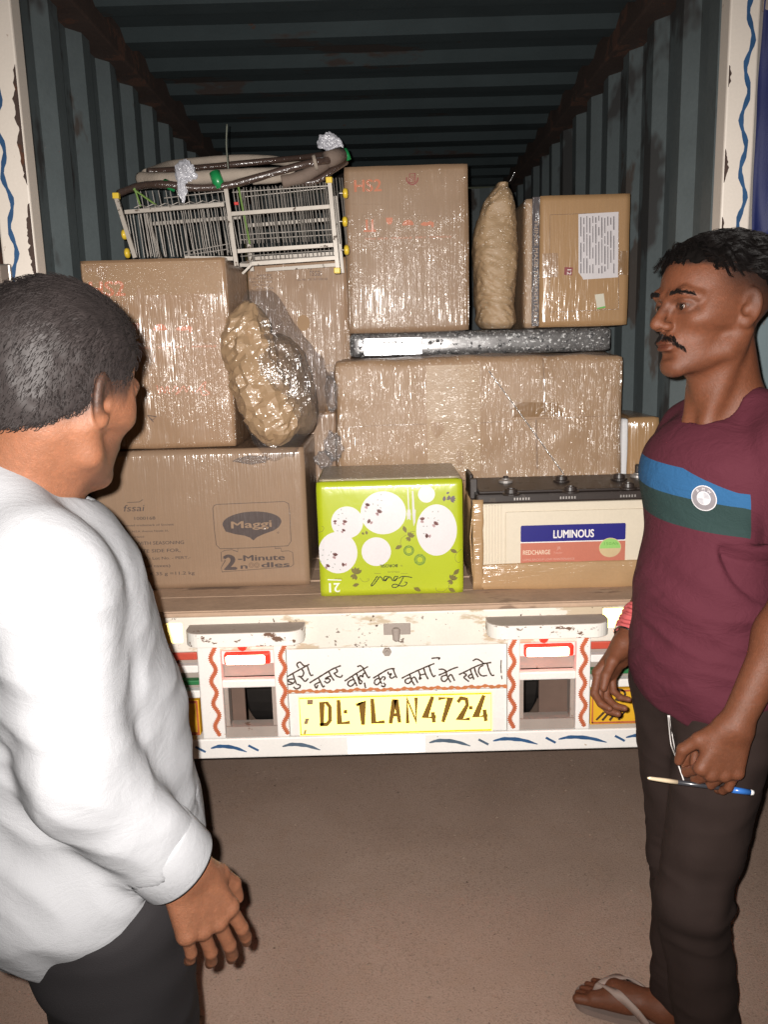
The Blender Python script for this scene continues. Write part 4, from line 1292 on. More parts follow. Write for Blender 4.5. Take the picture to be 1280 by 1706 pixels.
# ---- crumpled paper parcel in a clear bag
def creased(p, s=1.0):
    """piecewise-planar crumple, like scrunched packing paper"""
    a = abs(mnoise.noise((p[0] * 22 * s + p[2] * 6, p[1] * 22 * s, p[2] * 9 * s)))
    b = abs(mnoise.noise((p[0] * 40 * s + 5, p[1] * 40 * s, p[2] * 26 * s - p[0] * 12)))
    c = mnoise.voronoi((p[0] * 26 * s, p[1] * 26 * s, p[2] * 15 * s))[0]
    return .75 * a + .35 * b + .28 * (c[1] - c[0])


pc0 = W(452, 640, 2.36)


def parcel(t, a):
    z = 1.338 + t * .400
    zz = 2 * t - 1
    tp = max(.16, (1 - abs(zz) ** 3.4) ** .55)
    ax = pc0.x - .062 + .105 * (1 - t) ** 1.3 * .6 + .012 * math.sin(t * 7)
    wx = .080 * tp * (1.25 - .40 * t); wy = .078 * tp
    p = (ax + wx * math.cos(a), 2.375 + wy * math.sin(a), z)
    d = creased(p, .9)
    h = mnoise.noise((p[0] * 71 + 3, p[1] * 71, z * 63))
    k = .84 + .34 * d + .11 * h
    return (ax + wx * math.cos(a) * k + .006 * mnoise.noise((z * 60, a * 3, 0)), 2.375 + wy * math.sin(a) * k, z + .010 * mnoise.noise((p[0] * 50, p[1] * 50, z * 30)))


v, f = blob(34, 28, parcel)
f = [t_ for q in f for t_ in (([q[0], q[1], q[2]], [q[0], q[2], q[3]]) if len(q) == 4 else (q,))]
pp = thing('paper_parcel', (pc0.x, 2.38, 1.34), 'crumpled brown paper parcel inside a clear plastic bag, in front of the left cartons', 'parcel')
obj('crumpled_paper', v, f, M('crumpled_kraft_paper', lin(.345, .225, .128), .6, var=.10, vscale=16, film=.30, streak=(30, 30, 30), seed=41, fw=.8), pp)
# clear bag: a loose crinkled skin, with the dark folded goods behind it
bag_c = W(462, 640, 2.42)


def bagf(t, a):
    z = 1.300 + t * .47
    tp = max(.05, math.sin(math.pi * min(1, max(0, (t * .90 + .06)))) ** .55)
    right = math.cos(a) > 0
    ax = pc0.x - .03 + .030 * (1 - t)
    wx = (.100 if not right else .100 + .075 * math.exp(-((t - .42) / .3) ** 2)) * tp
    wy = .105 * tp
    p = (ax + wx * math.cos(a), 2.42 + wy * math.sin(a), z)
    d = .010 * mnoise.noise((p[0] * 22, p[1] * 22, z * 10)) + .006 * mnoise.noise((p[0] * 50, p[1] * 50, z * 22))
    k = 1 + d / .08
    return (ax + wx * math.cos(a) * k, 2.42 + wy * math.sin(a) * k, z + .02 * (t < .08) * mnoise.noise((a, 0, 0)))


v, f = blob(90, 90, bagf)
obj('clear_bag', v, f[:-2], clear_film('bag_plastic', gloss=.16, haze=.02, scale=45), pp, True)


def dark_side(t, a):
    z = 1.352 + t * .30
    tp = max(.08, (1 - abs(2 * t - 1) ** 3) ** .5)
    ax = pc0.x + .072 - .060 * t
    p = (ax + .062 * tp * math.cos(a), 2.50 + .115 * tp * math.sin(a), z)
    d = creased(p, .7)
    return (ax + .062 * tp * math.cos(a) * (.82 + .42 * d), 2.50 + .115 * tp * math.sin(a) * (.82 + .42 * d), z)


v, f = blob(28, 22, dark_side)
obj('folded_cloth', v, f, M('grey_brown_cloth', lin(.235, .155, .095), .7, var=.25, vscale=20, film=.22, streak=(50, 50, 16), seed=43), pp)
# loose film bunched between the cartons
def film_blob(c, sx, sy, sz, seed):
    def fn(t, an):
        th = math.pi * t
        d = Vector((math.sin(th) * math.cos(an), math.sin(th) * math.sin(an), math.cos(th)))
        r_ = .75 + .55 * creased((d.x * .12 + seed, d.y * .12, d.z * .12)) + .2 * mnoise.noise(d * 2.2 + Vector((seed, 0, 0)))
        return (c.x + d.x * sx * r_, c.y + d.y * sy * r_, c.z + d.z * sz * r_)
    return blob(26, 26, fn)


m_wad = clear_film('film_wad_plastic', gloss=.14, haze=.05, scale=110)
for (px_, py_, sx_, sz_, sd) in ((552, 655, .020, .060, 1), (556, 745, .030, .045, 5), (540, 765, .028, .03, 8), (420, 766, .05, .012, 11)):
    c_ = W(px_, py_, 2.57 if px_ > 500 else 2.39)
    v, f = film_blob(c_, sx_, .03, sz_, sd)
    obj('film_wad', v, f, m_wad, pp)

# ---- wire rack on top of the left cartons
RK = lambda a, b, Y: W(160 + a / 2.909, 200 + b / 2.909, Y)
rack = thing('wire_rack', (-.42, 2.62, 1.868), 'folded white wire rack with yellow end caps, lying on top of the left cartons', 'rack')
m_rk = M('rack_white_tube', lin(.40, .36, .315), .45, .2, var=.2, vscale=30, spots=[(lin(.12, .09, .07), 40, .62, (1, 1, 1))])
m_wire = M('rack_wire', lin(.26, .235, .21), .45, .5, var=.5, vscale=40)
m_yel = M('yellow_plastic_cap', lin(.72, .50, .04), .4, var=.1, coat=.3)
YR = 2.50
for a, b in (((97, 375), (190, 668)), ((630, 335), (682, 708)), ((1132, 300), (1172, 718))):
    p0, p1 = RK(*a, YR), RK(*b, YR)
    p0.z = max(p0.z, 0)
    MB().bar(p0, p1, .0115, .0115).build('rack_post', m_rk, rack)
    q = Vector((.0, .30, .012))
    MB().bar(p0 + q, p1 + q, .0115, .0115).build('rack_post', m_rk, rack)
for a, b, w_ in (((140, 447), (622, 410), .0115), ((657, 456), (1132, 420), .0100), ((686, 636), (1150, 606), .0095), ((755, 697), (1160, 668), .0075), ((430, 668), (665, 672), .008)):
    p0, p1 = RK(*a, YR), RK(*b, YR)
    MB().bar(p0, p1, .0105, w_).build('rack_rail', m_rk, rack)
    q = Vector((0, .30, .010))
    MB().bar(p0 + q, p1 + q, .0105, w_).build('rack_rail', m_rk, rack)
MB().bar(RK(710, 745, YR), RK(755, 700, YR), .006, .006).build('rack_rail', m_rk, rack)
for a in ((97, 368), (1130, 292), (1169, 730)):
    p = RK(*a, YR)
    MB().box(p.x - .009, p.x + .009, p.y - .009, p.y + .009, p.z - .008, p.z + .008, .002).build('end_cap', m_yel, rack)
for a in ((1210, 355), (1208, 492), (1216, 630), (152, 645), (138, 555)):
    p = RK(*a, YR + .02)
    kn = MB().lathe((p.x - .004, p.y, p.z), [(.008, -.004), (.0135, -.001), (.0145, .004), (.0125, .009), (.006, .011)], 18, 'X').build('yellow_knob', m_yel, rack, True)
    sgn = -1 if a[0] > 600 else 1
    MB().tube([p, p + Vector((sgn * .018, 0, .001))], .0016, 6).build('knob_wire', m_wire, rack)
rw = random.Random(8)


def wires(x0, x1, top, bot, Y, n, lean, r=.0014, cross=()):
    mb = MB()
    for i in range(n):
        t = (i + rw.uniform(-.25, .25)) / max(1, n - 1)
        a = RK(x0 + (x1 - x0) * t, top[0] + (top[1] - top[0]) * t, Y)
        b = RK(x0 + (x1 - x0) * t + lean + rw.uniform(-6, 6), bot[0] + (bot[1] - bot[0]) * t, Y)
        b.x += 0
        mb.tube([a, b], r, 5)
    for (ca, cb_, yo) in cross:
        mb.tube([RK(*ca, Y + yo), RK(*cb_, Y + yo)], r * 1.1, 5)
    return mb.build('wire_shelf', m_wire, rack)


wires(150, 620, (460, 425), (668, 655), 2.515, 30, 34, .0015, (((330, 378), (620, 345), 0), ((430, 640), (640, 600), .02), ((430, 655), (640, 625), .03)))
wires(190, 640, (345, 330), (660, 640), 2.60, 17, 60, .0013, (((230, 425), (640, 395), 0),))
wires(665, 1130, (340, 300), (600, 585), 2.53, 30, 36, .0015, (((660, 350), (1130, 318), 0), ((720, 372), (1110, 330), .01), ((700, 555), (1150, 530), 0), ((700, 580), (1150, 555), .02)))
wires(670, 1130, (330, 300), (690, 660), 2.64, 24, 44, .0013, (((700, 660), (1150, 630), 0), ((700, 690), (1150, 655), .02)))
wires(1150, 1190, (280, 280), (600, 600), 2.66, 4, 30, .0016)
# zig-zag spring wire on the upper rail
L = []
for i in range(15):
    p = RK(185 + i * 30, 425 - i * 2.0 - (12 if i % 2 else 0), YR - .004); L.append(p)
MB().tube(L, .0014, 5).build('zigzag_wire', m_wire, rack)
m_stk = M('green_stem', lin(.14, .24, .05), .6, var=.2)
for nm, L in (('green_tie', [(185, 330), (215, 420)]), ('green_tie', [(180, 335), (290, 412)]), ('green_tie', [(690, 325), (745, 600)])):
    MB().tube([RK(*q, YR + .01) for q in L], .0028, 6).build(nm, m_stk, rack)
p = RK(680, 405, YR + .01)
MB().box(p.x - .006, p.x + .006, p.y - .004, p.y + .004, p.z - .004, p.z + .004, .001).build('red_clip', M('red_plastic_clip', lin(.55, .03, .025), .4), rack)

# ---- hoop of hose and foam sleeve lying across the rack
hoop = thing('hose_bundle', (-.40, 2.66, 2.06), 'brown hose and pale foam sleeve bundle tied with green tape, atop the rack', 'hose')
m_hose = M('brown_rubber_hose', lin(.060, .036, .028), .45, var=.3, vscale=20, film=.2)
m_foam = M('dusty_foam_sleeve', lin(.33, .275, .225), .9, var=.25, vscale=24, bump=.6, bscale=160)
m_foam2 = M('brown_sleeve', lin(.17, .125, .10), .8, var=.3, vscale=24, bump=.5, bscale=160)
m_tapeG = M('green_tape', lin(.012, .23, .065), .4, var=.1, coat=.3)
m_bagw = M('crumpled_pale_bag', lin(.42, .42, .46), .4, var=.1, film=.4, streak=(50, 50, 50))


def ln(pts):
    return smooth_line([RK(a, b, Y) for a, b, Y in pts], 8)


def sl(name, pts, r, mat):
    L = ln(pts)
    mb_ = MB(); n_ = len(L)
    rr_ = [r * (1 + .10 * mnoise.noise((i * .35, r * 50, 0))) for i in range(n_)]
    mb_.tube(L, rr_, 12)
    return mb_.build(name, mat, hoop, True)


sl('foam_sleeve', [(240, 262, 2.66), (380, 215, 2.86), (640, 192, 2.94), (830, 192, 2.92), (1000, 215, 2.86), (1110, 215, 2.72)], .014, m_foam)
sl('foam_sleeve', [(215, 285, 2.60), (330, 288, 2.54), (470, 282, 2.52), (640, 270, 2.52), (800, 265, 2.53), (960, 262, 2.55)], .019, m_foam)
sl('foam_sleeve', [(960, 268, 2.55), (850, 285, 2.53), (760, 290, 2.53)], .013, m_foam)
sl('brown_sleeve', [(900, 300, 2.53), (1000, 275, 2.54), (1080, 230, 2.56), (1140, 190, 2.60), (1190, 165, 2.62)], .018, m_foam2)
sl('brown_hose', [(110, 355, 2.58), (210, 320, 2.54), (330, 312, 2.50), (470, 328, 2.50), (620, 320, 2.50), (760, 285, 2.50), (900, 245, 2.51), (1040, 208, 2.53), (1130, 195, 2.56)], .0105, m_hose)
sl('brown_hose', [(250, 250, 2.64), (480, 232, 2.76), (700, 212, 2.84), (900, 192, 2.82), (1080, 172, 2.72), (1180, 150, 2.64)], .0095, m_hose)
sl('brown_hose', [(1020, 262, 2.56), (930, 290, 2.57), (1050, 300, 2.58), (1150, 240, 2.60), (1210, 200, 2.64)], .010, m_hose)
sl('hose_coupling', [(1055, 208, 2.535), (1070, 204, 2.535)], .021, m_foam)
sl('hose_coupling', [(1120, 192, 2.56), (1190, 170, 2.60)], .022, m_foam2)
for a, b, r_, Y in (((575, 255), (600, 330), .021, 2.505), ((330, 305), (385, 330), .016, 2.505), ((205, 272), (250, 295), .016, 2.60), ((1205, 145), (1222, 195), .013, 2.61)):
    MB().tube([RK(*a, Y), RK((a[0] + b[0]) / 2, (a[1] + b[1]) / 2, Y - .004), RK(*b, Y)], r_ * .78, 14).build('green_tape', m_tapeG, hoop, True)


def wad(name, a, s, Y, seed):
    c = RK(*a, Y)
    def fn(t, an):
        th = math.pi * t
        d = Vector((math.sin(th) * math.cos(an), math.sin(th) * math.sin(an), math.cos(th)))
        r_ = .8 + .5 * creased((d.x * .09 + seed, d.y * .09, d.z * .09)) + .25 * mnoise.noise(d * 1.6 + Vector((seed, 0, 0)))
        return (c.x + d.x * s[0] * r_, c.y + d.y * s[0] * .6 * r_, c.z + d.z * s[1] * r_)
    v_, f_ = blob(28, 36, fn)
    return obj(name, v_, f_, m_bagw, hoop)


wad('plastic_wad', (430, 250), (.030, .030), 2.50, 1)
wad('plastic_wad', (415, 330), (.012, .036), 2.49, 4)
wad('plastic_wad', (1128, 105), (.032, .024), 2.60, 7)
wad('plastic_wad', (1170, 130), (.018, .022), 2.61, 9)
MB().tube(smooth_line([W(378, 207, 2.56), W(377, 240, 2.555), W(380, 280, 2.55), W(384, 312, 2.55)], 5), .0022, 6).build('stiff_wire', M('grey_green_wire', lin(.20, .21, .17), .45, .3), hoop, True)

# ================================================================== people: signed-distance bodies meshed with surface nets
def rc(a, b, r1, r2=None, k=.012, op=1):
    a = np.array(a, float); b = np.array(b, float); r2 = r1 if r2 is None else r2
    rm = max(r1, r2)
    return dict(t='rc', a=a, b=b, r1=r1, r2=r2, k=k, op=op, lo=np.minimum(a, b) - rm, hi=np.maximum(a, b) + rm)


def el(c, r, R=None, k=.012, op=1):
    c = np.array(c, float); r = np.array(r, float) if hasattr(r, '__len__') else np.array([r, r, r], float)
    R = np.eye(3) if R is None else np.array(R, float)
    ext = np.sqrt(((R * r) ** 2).sum(1))
    return dict(t='el', c=c, r=r, R=R, k=k, op=op, lo=c - ext, hi=c + ext)


def xf(prims, O, R, s=1.0):
    """move primitives from a local frame into the world"""
    out = []
    O = np.array(O, float); R = np.array(R, float)
    for p in prims:
        if p['t'] == 'rc':
            out.append(rc(O + R @ p['a'] * s, O + R @ p['b'] * s, p['r1'] * s, p['r2'] * s, p['k'] * s, p['op']))
        else:
            out.append(el(O + R @ p['c'] * s, p['r'] * s, R @ p['R'], p['k'] * s, p['op']))
    return out


def grow(prims, g):
    out = []
    for p in prims:
        if p['t'] == 'rc': out.append(rc(p['a'], p['b'], p['r1'] + g, p['r2'] + g, p['k'], p['op']))
        else: out.append(el(p['c'], p['r'] + g, p['R'], p['k'], p['op']))
    return out


FAR = .07


def pd(p, P):
    if p['t'] == 'rc':
        ba = p['b'] - p['a']; pa = P - p['a']
        t = np.clip((pa @ ba) / max(1e-9, ba @ ba), 0, 1)
        return np.sqrt(((pa - t[:, None] * ba) ** 2).sum(1)) - (p['r1'] + (p['r2'] - p['r1']) * t)
    q = (P - p['c']) @ p['R']
    k0 = np.sqrt(((q / p['r']) ** 2).sum(1)); k1 = np.sqrt(((q / p['r'] ** 2) ** 2).sum(1)) + 1e-9
    return k0 * (k0 - 1) / k1


def sdf(prims, P):
    d = np.full(len(P), FAR)
    if len(P) == 0: return d
    zs = P[:, 2]
    edges = np.arange(zs.min(), zs.max() + .06, .06)
    order = np.argsort(zs, kind='stable')
    zo = zs[order]
    cuts = np.searchsorted(zo, edges)
    cuts = list(cuts) + [len(zo)]
    for a, b in zip(cuts[:-1], cuts[1:]):
        if b <= a: continue
        ix = order[a:b]; Q = P[ix]; dd = d[ix]
        lo, hi = Q.min(0) - FAR, Q.max(0) + FAR
        for p in prims:
            if (p['lo'] > hi).any() or (p['hi'] < lo).any(): continue
            m = np.nonzero(((Q > p['lo'] - FAR) & (Q < p['hi'] + FAR)).all(1))[0]
            if len(m) == 0: continue
            v = pd(p, Q[m]); k = p['k']; o = dd[m]
            if p['op'] > 0:
                h = np.maximum(k - np.abs(o - v), 0) / k
                dd[m] = np.minimum(o, v) - h * h * k * .25
            else:
                h = np.maximum(k - np.abs(o + v), 0) / k
                dd[m] = np.maximum(o, -v) + h * h * k * .25
        d[ix] = dd
    return d


def nets(f, lo, h):
    s = f < 0
    c = np.zeros(tuple(n - 1 for n in f.shape), np.int8)
    offs = [(i, j, k) for i in (0, 1) for j in (0, 1) for k in (0, 1)]
    sl_ = lambda o: tuple(slice(o[q], f.shape[q] - 1 + o[q]) for q in range(3))
    for o in offs: c += s[sl_(o)]
    act = (c > 0) & (c < 8)
    C = np.argwhere(act)
    idx = np.full(act.shape, -1, np.int32)
    idx[act] = np.arange(len(C))
    pos = np.zeros((len(C), 3)); cnt = np.zeros(len(C))
    for o in offs:
        for ax in range(3):
            if o[ax]: continue
            o2 = list(o); o2[ax] = 1
            a = f[C[:, 0] + o[0], C[:, 1] + o[1], C[:, 2] + o[2]]; b = f[C[:, 0] + o2[0], C[:, 1] + o2[1], C[:, 2] + o2[2]]
            m = (a < 0) != (b < 0)
            t = a[m] / (a[m] - b[m])
            q = np.tile(np.array(o, float), (m.sum(), 1)); q[:, ax] += t
            pos[m] += q; cnt[m] += 1
    V = np.array(lo) + h * (C + pos / cnt[:, None])
    F = []
    for ax in range(3):
        u, v = (ax + 1) % 3, (ax + 2) % 3
        sa = [slice(1, -1)] * 3; sb = [slice(1, -1)] * 3
        sa[ax] = slice(0, -1); sb[ax] = slice(1, None)
        A_, B_ = s[tuple(sa)], s[tuple(sb)]
        E = np.argwhere(A_ != B_)
        base = E + np.array([0 if q == ax else 1 for q in range(3)])
        fl_ = A_[tuple(E.T)]
        eu = np.zeros(3, int); eu[u] = 1; ev = np.zeros(3, int); ev[v] = 1
        q = np.stack([idx[tuple((base - x).T)] for x in (0 * eu, eu, eu + ev, ev)], 1)
        q[~fl_] = q[~fl_][:, ::-1]
        ok = (q >= 0).all(1)
        F.append(q[ok][:, ::-1] if False else q[ok])
    return V, np.concatenate(F)


def sdf_mesh(fn, lo, hi, h):
    """mesh fn(P) < 0 in the box, evaluating only near the surface"""
    lo = np.array(lo, float); hi = np.array(hi, float)
    B = 6
    nb = np.ceil((hi - lo) / (h * B)).astype(int)
    n = nb * B + 1
    bc = np.stack(np.meshgrid(*[(np.arange(k) + .5) * B * h for k in nb], indexing='ij'), -1).reshape(-1, 3) + lo
    dc = fn(bc)
    f = np.full(tuple(n), 1.0, np.float32)
    blocks = np.argwhere(np.ones(tuple(nb), bool))
    inside = dc < -B * h * 1.05
    near = np.abs(dc) <= B * h * 1.25
    for b in blocks[inside & ~near]:
        f[b[0] * B:(b[0] + 1) * B + 1, b[1] * B:(b[1] + 1) * B + 1, b[2] * B:(b[2] + 1) * B + 1] = -1
    o = np.stack(np.meshgrid(*[np.arange(B + 1)] * 3, indexing='ij'), -1).reshape(-1, 3)
    I = (blocks[near][:, None, :] * B + o[None]).reshape(-1, 3)
    key = (I[:, 0] * n[1] + I[:, 1]) * n[2] + I[:, 2]
    key = np.unique(key)
    I = np.stack([key // (n[1] * n[2]), (key // n[2]) % n[1], key % n[2]], 1)
    f[I[:, 0], I[:, 1], I[:, 2]] = fn(lo + I * h)
    f[0] = f[-1] = 1; f[:, 0] = f[:, -1] = 1; f[:, :, 0] = f[:, :, -1] = 1
    return nets(f, lo, h)


def vnormals(V, F):
    a, b, c, d = (V[F[:, i]] for i in range(4))
    fn_ = np.cross(c - a, d - b)
    N = np.zeros_like(V)
    for i in range(4): np.add.at(N, F[:, i], fn_)
    return N / (np.linalg.norm(N, axis=1)[:, None] + 1e-12)


def relax(V, F, it=1, lam=.5):
    for _ in range(it):
        S = np.zeros_like(V); c = np.zeros(len(V))
        for i in range(4):
            for j in ((i + 1) % 4, (i + 3) % 4):
                np.add.at(S, F[:, i], V[F[:, j]]); np.add.at(c, F[:, i], 1)
        V = V + lam * (S / np.maximum(c, 1)[:, None] - V)
    return V


def attr(o, name, vals):
    a = o.data.attributes.new(name, 'FLOAT', 'POINT')
    a.data.foreach_set('value', np.asarray(vals, np.float32))


def bounds(prims, pad=.03):
    return np.min([p['lo'] for p in prims if p['op'] > 0], 0) - pad, np.max([p['hi'] for p in prims if p['op'] > 0], 0) + pad


def head_prims(ears=True):
    """local frame: x right, y forward, z up, origin between the ears at eye level"""
    L = [el((0, -.014, .030), (.0745, .098, .083)), el((0, .030, .036), (.063, .060, .059), k=.02), el((0, .038, -.030), (.057, .054, .070), k=.025),
         el((0, .052, -.068), (.040, .038, .038), k=.02)]
    for s in (-1, 1):
        L += [rc((s * .056, -.010, -.040), (s * .047, .008, -.074), .016, .014, .02), rc((s * .047, .008, -.074), (s * .014, .076, -.102), .014, .013, .022),
              el((s * .043, .060, -.022), (.021, .022, .017), k=.018), el((s * .061, .020, -.005), (.014, .040, .030), k=.02)]
    L += [el((0, .080, -.100), (.020, .016, .016), k=.014)]
    for s in (-1, 1): L += [el((s * .032, .098, .001), (.019, .016, .0125), k=.010, op=-1)]
    # brow ridge, lids
    for s in (-1, 1):
        L += [rc((s * .012, .090, .017), (s * .036, .085, .0215), .0085, .008, .010), rc((s * .036, .085, .0215), (s * .052, .068, .014), .008, .007, .010)]
        L += [el((s * .032, .0765, .001), (.0165, .0150, .0125), k=.004)]
        L += [el((s * .032, .0930, -.0010), (.0138, .0085, .0042), k=.0025, op=-1)]
    # nose
    L += [rc((0, .090, .010), (0, .110, -.022), .0075, .0095, .010), el((0, .1135, -.029), (.0105, .0105, .0095), k=.008)]
    for s in (-1, 1):
        L += [el((s * .0125, .1005, -.033), (.0075, .010, .0075), k=.007), el((s * .0065, .1065, -.0395), (.0036, .0055, .0035), k=.003, op=-1)]
    # mouth
    L += [el((0, .088, -.060), (.026, .014, .016), k=.010), el((0, .0985, -.0605), (.0200, .0075, .0048), k=.004), el((0, .0965, -.0705), (.0185, .0085, .0056), k=.004),
          el((0, .1075, -.0655), (.0240, .0085, .0011), k=.002, op=-1), el((0, .0955, -.0825), (.016, .006, .005), k=.008, op=-1)]
    if ears:
        for s in (-1, 1):
            ca, sa = math.cos(s * .35), math.sin(s * .35)
            R = np.array([[ca, -sa, 0], [sa, ca, 0], [0, 0, 1]])
            t = math.radians(12)
            R = R @ np.array([[1, 0, 0], [0, math.cos(t), -math.sin(t)], [0, math.sin(t), math.cos(t)]])
            L += [el((s * .0775, -.014, -.006), (.0075, .019, .0315), R, .006), el((s * .0755, -.006, -.030), (.007, .010, .011), R, .006),
                  el((s * .0865, -.0125, -.002), (.0065, .0115, .021), R, .004, -1), el((s * .0800, -.004, -.012), (.007, .008, .010), R, .004, -1),
                  rc((s * .0800, -.022, .012), (s * .0790, -.020, -.012), .0028, .0028, .004)]
    return L


def yawR(F, pitch=0.0, roll=0.0):
    """columns: right, forward, up"""
    F = np.array([F[0], F[1], 0.0]); F /= np.linalg.norm(F)
    up = np.array([0, 0, 1.0]); right = np.cross(F, up)
    R = np.stack([right, F, up], 1)
    cp, sp = math.cos(pitch), math.sin(pitch)
    R = R @ np.array([[1, 0, 0], [0, cp, -sp], [0, sp, cp]])
    cr, sr = math.cos(roll), math.sin(roll)
    return R @ np.array([[cr, 0, sr], [0, 1, 0], [-sr, 0, cr]])


def hand_prims(w, d, t, curls, thumb, s=1.0, spread=.06):
    """w wrist, d wrist->knuckles, t thumb side; curls: three bends for index..little; back of hand = t x d or d x t by caller's t,n"""
    d = np.array(d, float); d /= np.linalg.norm(d)
    t, n = np.array(t[0], float), np.array(t[1], float)
    t -= d * (t @ d); t /= np.linalg.norm(t)
    n -= d * (n @ d); n -= t * (n @ t); n /= np.linalg.norm(n)
    w = np.array(w, float)
    P = []
    lat = (.029, .009, -.012, -.031); kd = (.088, .093, .087, .077)
    seg = ((.043, .026, .021), (.047, .030, .022), (.043, .027, .021), (.034, .021, .019))
    rad_ = (.0096, .0098, .0092, .0082)
    for i in range(4):
        kn = w + (d * kd[i] + t * lat[i]) * s
        P.append(rc(w + t * lat[i] * .52 * s + d * .008 * s, kn, .0165 * s, .0125 * s, .012))
    P.append(rc(w - n * .010 * s + t * .016 * s + d * .030 * s, w - n * .010 * s - t * .014 * s + d * .040 * s, .013 * s, .013 * s, .012))
    for i in range(4):
        kn = w + (d * kd[i] + t * lat[i]) * s
        dirv = d + t * spread * (1.5 - i)
        dirv /= np.linalg.norm(dirv)
        ang = 0; p = kn
        P.append(el(kn + n * .002, .0112 * s, None, .006))
        for j in range(3):
            ang += curls[i][j]
            dv = dirv * math.cos(ang) - n * math.sin(ang)
            q = p + dv * seg[i][j] * s
            P.append(rc(p, q, rad_[i] * (1 - .09 * j) * s, rad_[i] * (1 - .09 * (j + 1)) * s, .003))
            p = q
    b = w + (t * .020 + d * .020 - n * .004) * s
    m = w + (t * thumb[0][0] + d * thumb[0][1] + n * thumb[0][2]) * s
    e = w + (t * thumb[1][0] + d * thumb[1][1] + n * thumb[1][2]) * s
    f = w + (t * thumb[2][0] + d * thumb[2][1] + n * thumb[2][2]) * s
    P += [rc(b, m, .0165 * s, .0130 * s, .014), rc(m, e, .0120 * s, .0105 * s, .004), rc(e, f, .0105 * s, .0080 * s, .003)]
    return P


def skin(name, col, seed=0.0):
    m = bpy.data.materials.new(name)
    m.use_nodes = True
    nt = m.node_tree; p = nt.nodes['Principled BSDF']
    geo = nd(nt, 'ShaderNodeNewGeometry'); pos = geo.outputs['Position']
    c = mixc(nt, mathn(nt, 'MULTIPLY', noise_node(nt, pos, 26, 4, .6), .45), col, lin(col[0] * .72, col[1] * .66, col[2] * .62))
    c = mixc(nt, ramp(nt, noise_node(nt, pos, 110, 4, .7), .45, .8), c, lin(col[0] * 1.22, col[1] * 1.15, col[2] * 1.12))
    def at(n_):
        a = nd(nt, 'ShaderNodeAttribute'); a.attribute_name = n_; return a.outputs['Fac']
    c = mixc(nt, at('lip'), c, lin(col[0] * .62, col[1] * .50, col[2] * .55))
    c = mixc(nt, at('pale'), c, lin(col[0] * 1.25, col[1] * 1.32, col[2] * 1.4))
    c = mixc(nt, mathn(nt, 'MULTIPLY', at('hair_crease'), mathn(nt, 'MULTIPLY_ADD', noise_node(nt, pos, 420, 2, .6), .5, .65)), c, lin(.014, .010, .009))
    nt.links.new(c, p.inputs['Base Color'])
    nt.links.new(mathn(nt, 'MULTIPLY_ADD', noise_node(nt, pos, 60, 3, .6), .24, .36), p.inputs['Roughness'])
    p.inputs['Specular IOR Level'].default_value = .27
    p.inputs['Subsurface Weight'].default_value = .08
    p.inputs['Subsurface Radius'].default_value = (.010, .004, .002)
    p.inputs['Subsurface Scale'].default_value = .5
    b = nd(nt, 'ShaderNodeBump'); b.inputs['Strength'].default_value = .6; b.inputs['Distance'].default_value = .0016
    nt.links.new(noise_node(nt, pos, 330, 4, .75), b.inputs['Height'])
    nt.links.new(b.outputs[0], p.inputs['Normal'])
    return m


def merge(parts):
    V = []; F = []; n = 0
    for v, f in parts:
        V.append(v); F.append(f + n); n += len(v)
    return np.concatenate(V), np.concatenate(F)


def half(fn, point, normal):
    point = np.array(point, float); normal = np.array(normal, float); normal /= np.linalg.norm(normal)
    return lambda P: np.maximum(fn(P), (P - point) @ normal)


def strand_mesh(curves, r0, r1, taper=True):
    """thin three-sided hairs; curves: array (n, k, 3)"""
    n, k, _ = curves.shape
    T = np.gradient(curves, axis=1); T /= np.linalg.norm(T, axis=2)[..., None] + 1e-9
    A_ = np.cross(T, np.array([.3, .2, .93])); A_ /= np.linalg.norm(A_, axis=2)[..., None] + 1e-9
    B_ = np.cross(T, A_)
    rr_ = np.linspace(r0, r1, k)[None, :, None]
    ring = [curves + (A_ * math.cos(a) + B_ * math.sin(a)) * rr_ for a in (0, 2.094, 4.189)]
    V = np.stack(ring, 2).reshape(-1, 3)
    base = (np.arange(n)[:, None] * k + np.arange(k - 1)[None]).reshape(-1) * 3
    F = np.concatenate([np.stack([base + a, base + b, base + 3 + b, base + 3 + a], 1) for a, b in ((0, 1), (1, 2), (2, 0))])
    return V, F


def hair_mat(name, col, rough=.38, spec=.6):
    return M(name, col, rough, var=.35, vscale=50, spec=spec)


def cloth_mat(name, col, weave=900, seed=0.0, rough=.85, sheen=.0, wrinkle=0.0):
    m = M(name, col, rough, var=.07, vscale=10, var2=.08, v2scale=weave, bump=.25, bscale=weave, spec=.2, seed=seed, sheen=sheen)
    if wrinkle:
        nt = m.node_tree; p = nt.nodes['Principled BSDF']
        geo = nd(nt, 'ShaderNodeNewGeometry'); pos = geo.outputs['Position']
        a = mathn(nt, 'ABSOLUTE', mathn(nt, 'MULTIPLY_ADD', noise_node(nt, scaled(nt, pos, (14, 14, 26)), 1, 3, .6, 1.0), 2, -1))
        b = mathn(nt, 'ABSOLUTE', mathn(nt, 'MULTIPLY_ADD', noise_node(nt, scaled(nt, pos, (42, 42, 30)), 1, 3, .6, .8), 2, -1))
        bp = nd(nt, 'ShaderNodeBump'); bp.inputs['Distance'].default_value = .012; bp.inputs['Strength'].default_value = wrinkle
        nt.links.new(mathn(nt, 'ADD', a, mathn(nt, 'MULTIPLY', b, .35)), bp.inputs['Height'])
        old = p.inputs['Normal'].links[0].from_node
        nt.links.new(bp.outputs[0], old.inputs['Normal'])
    return m


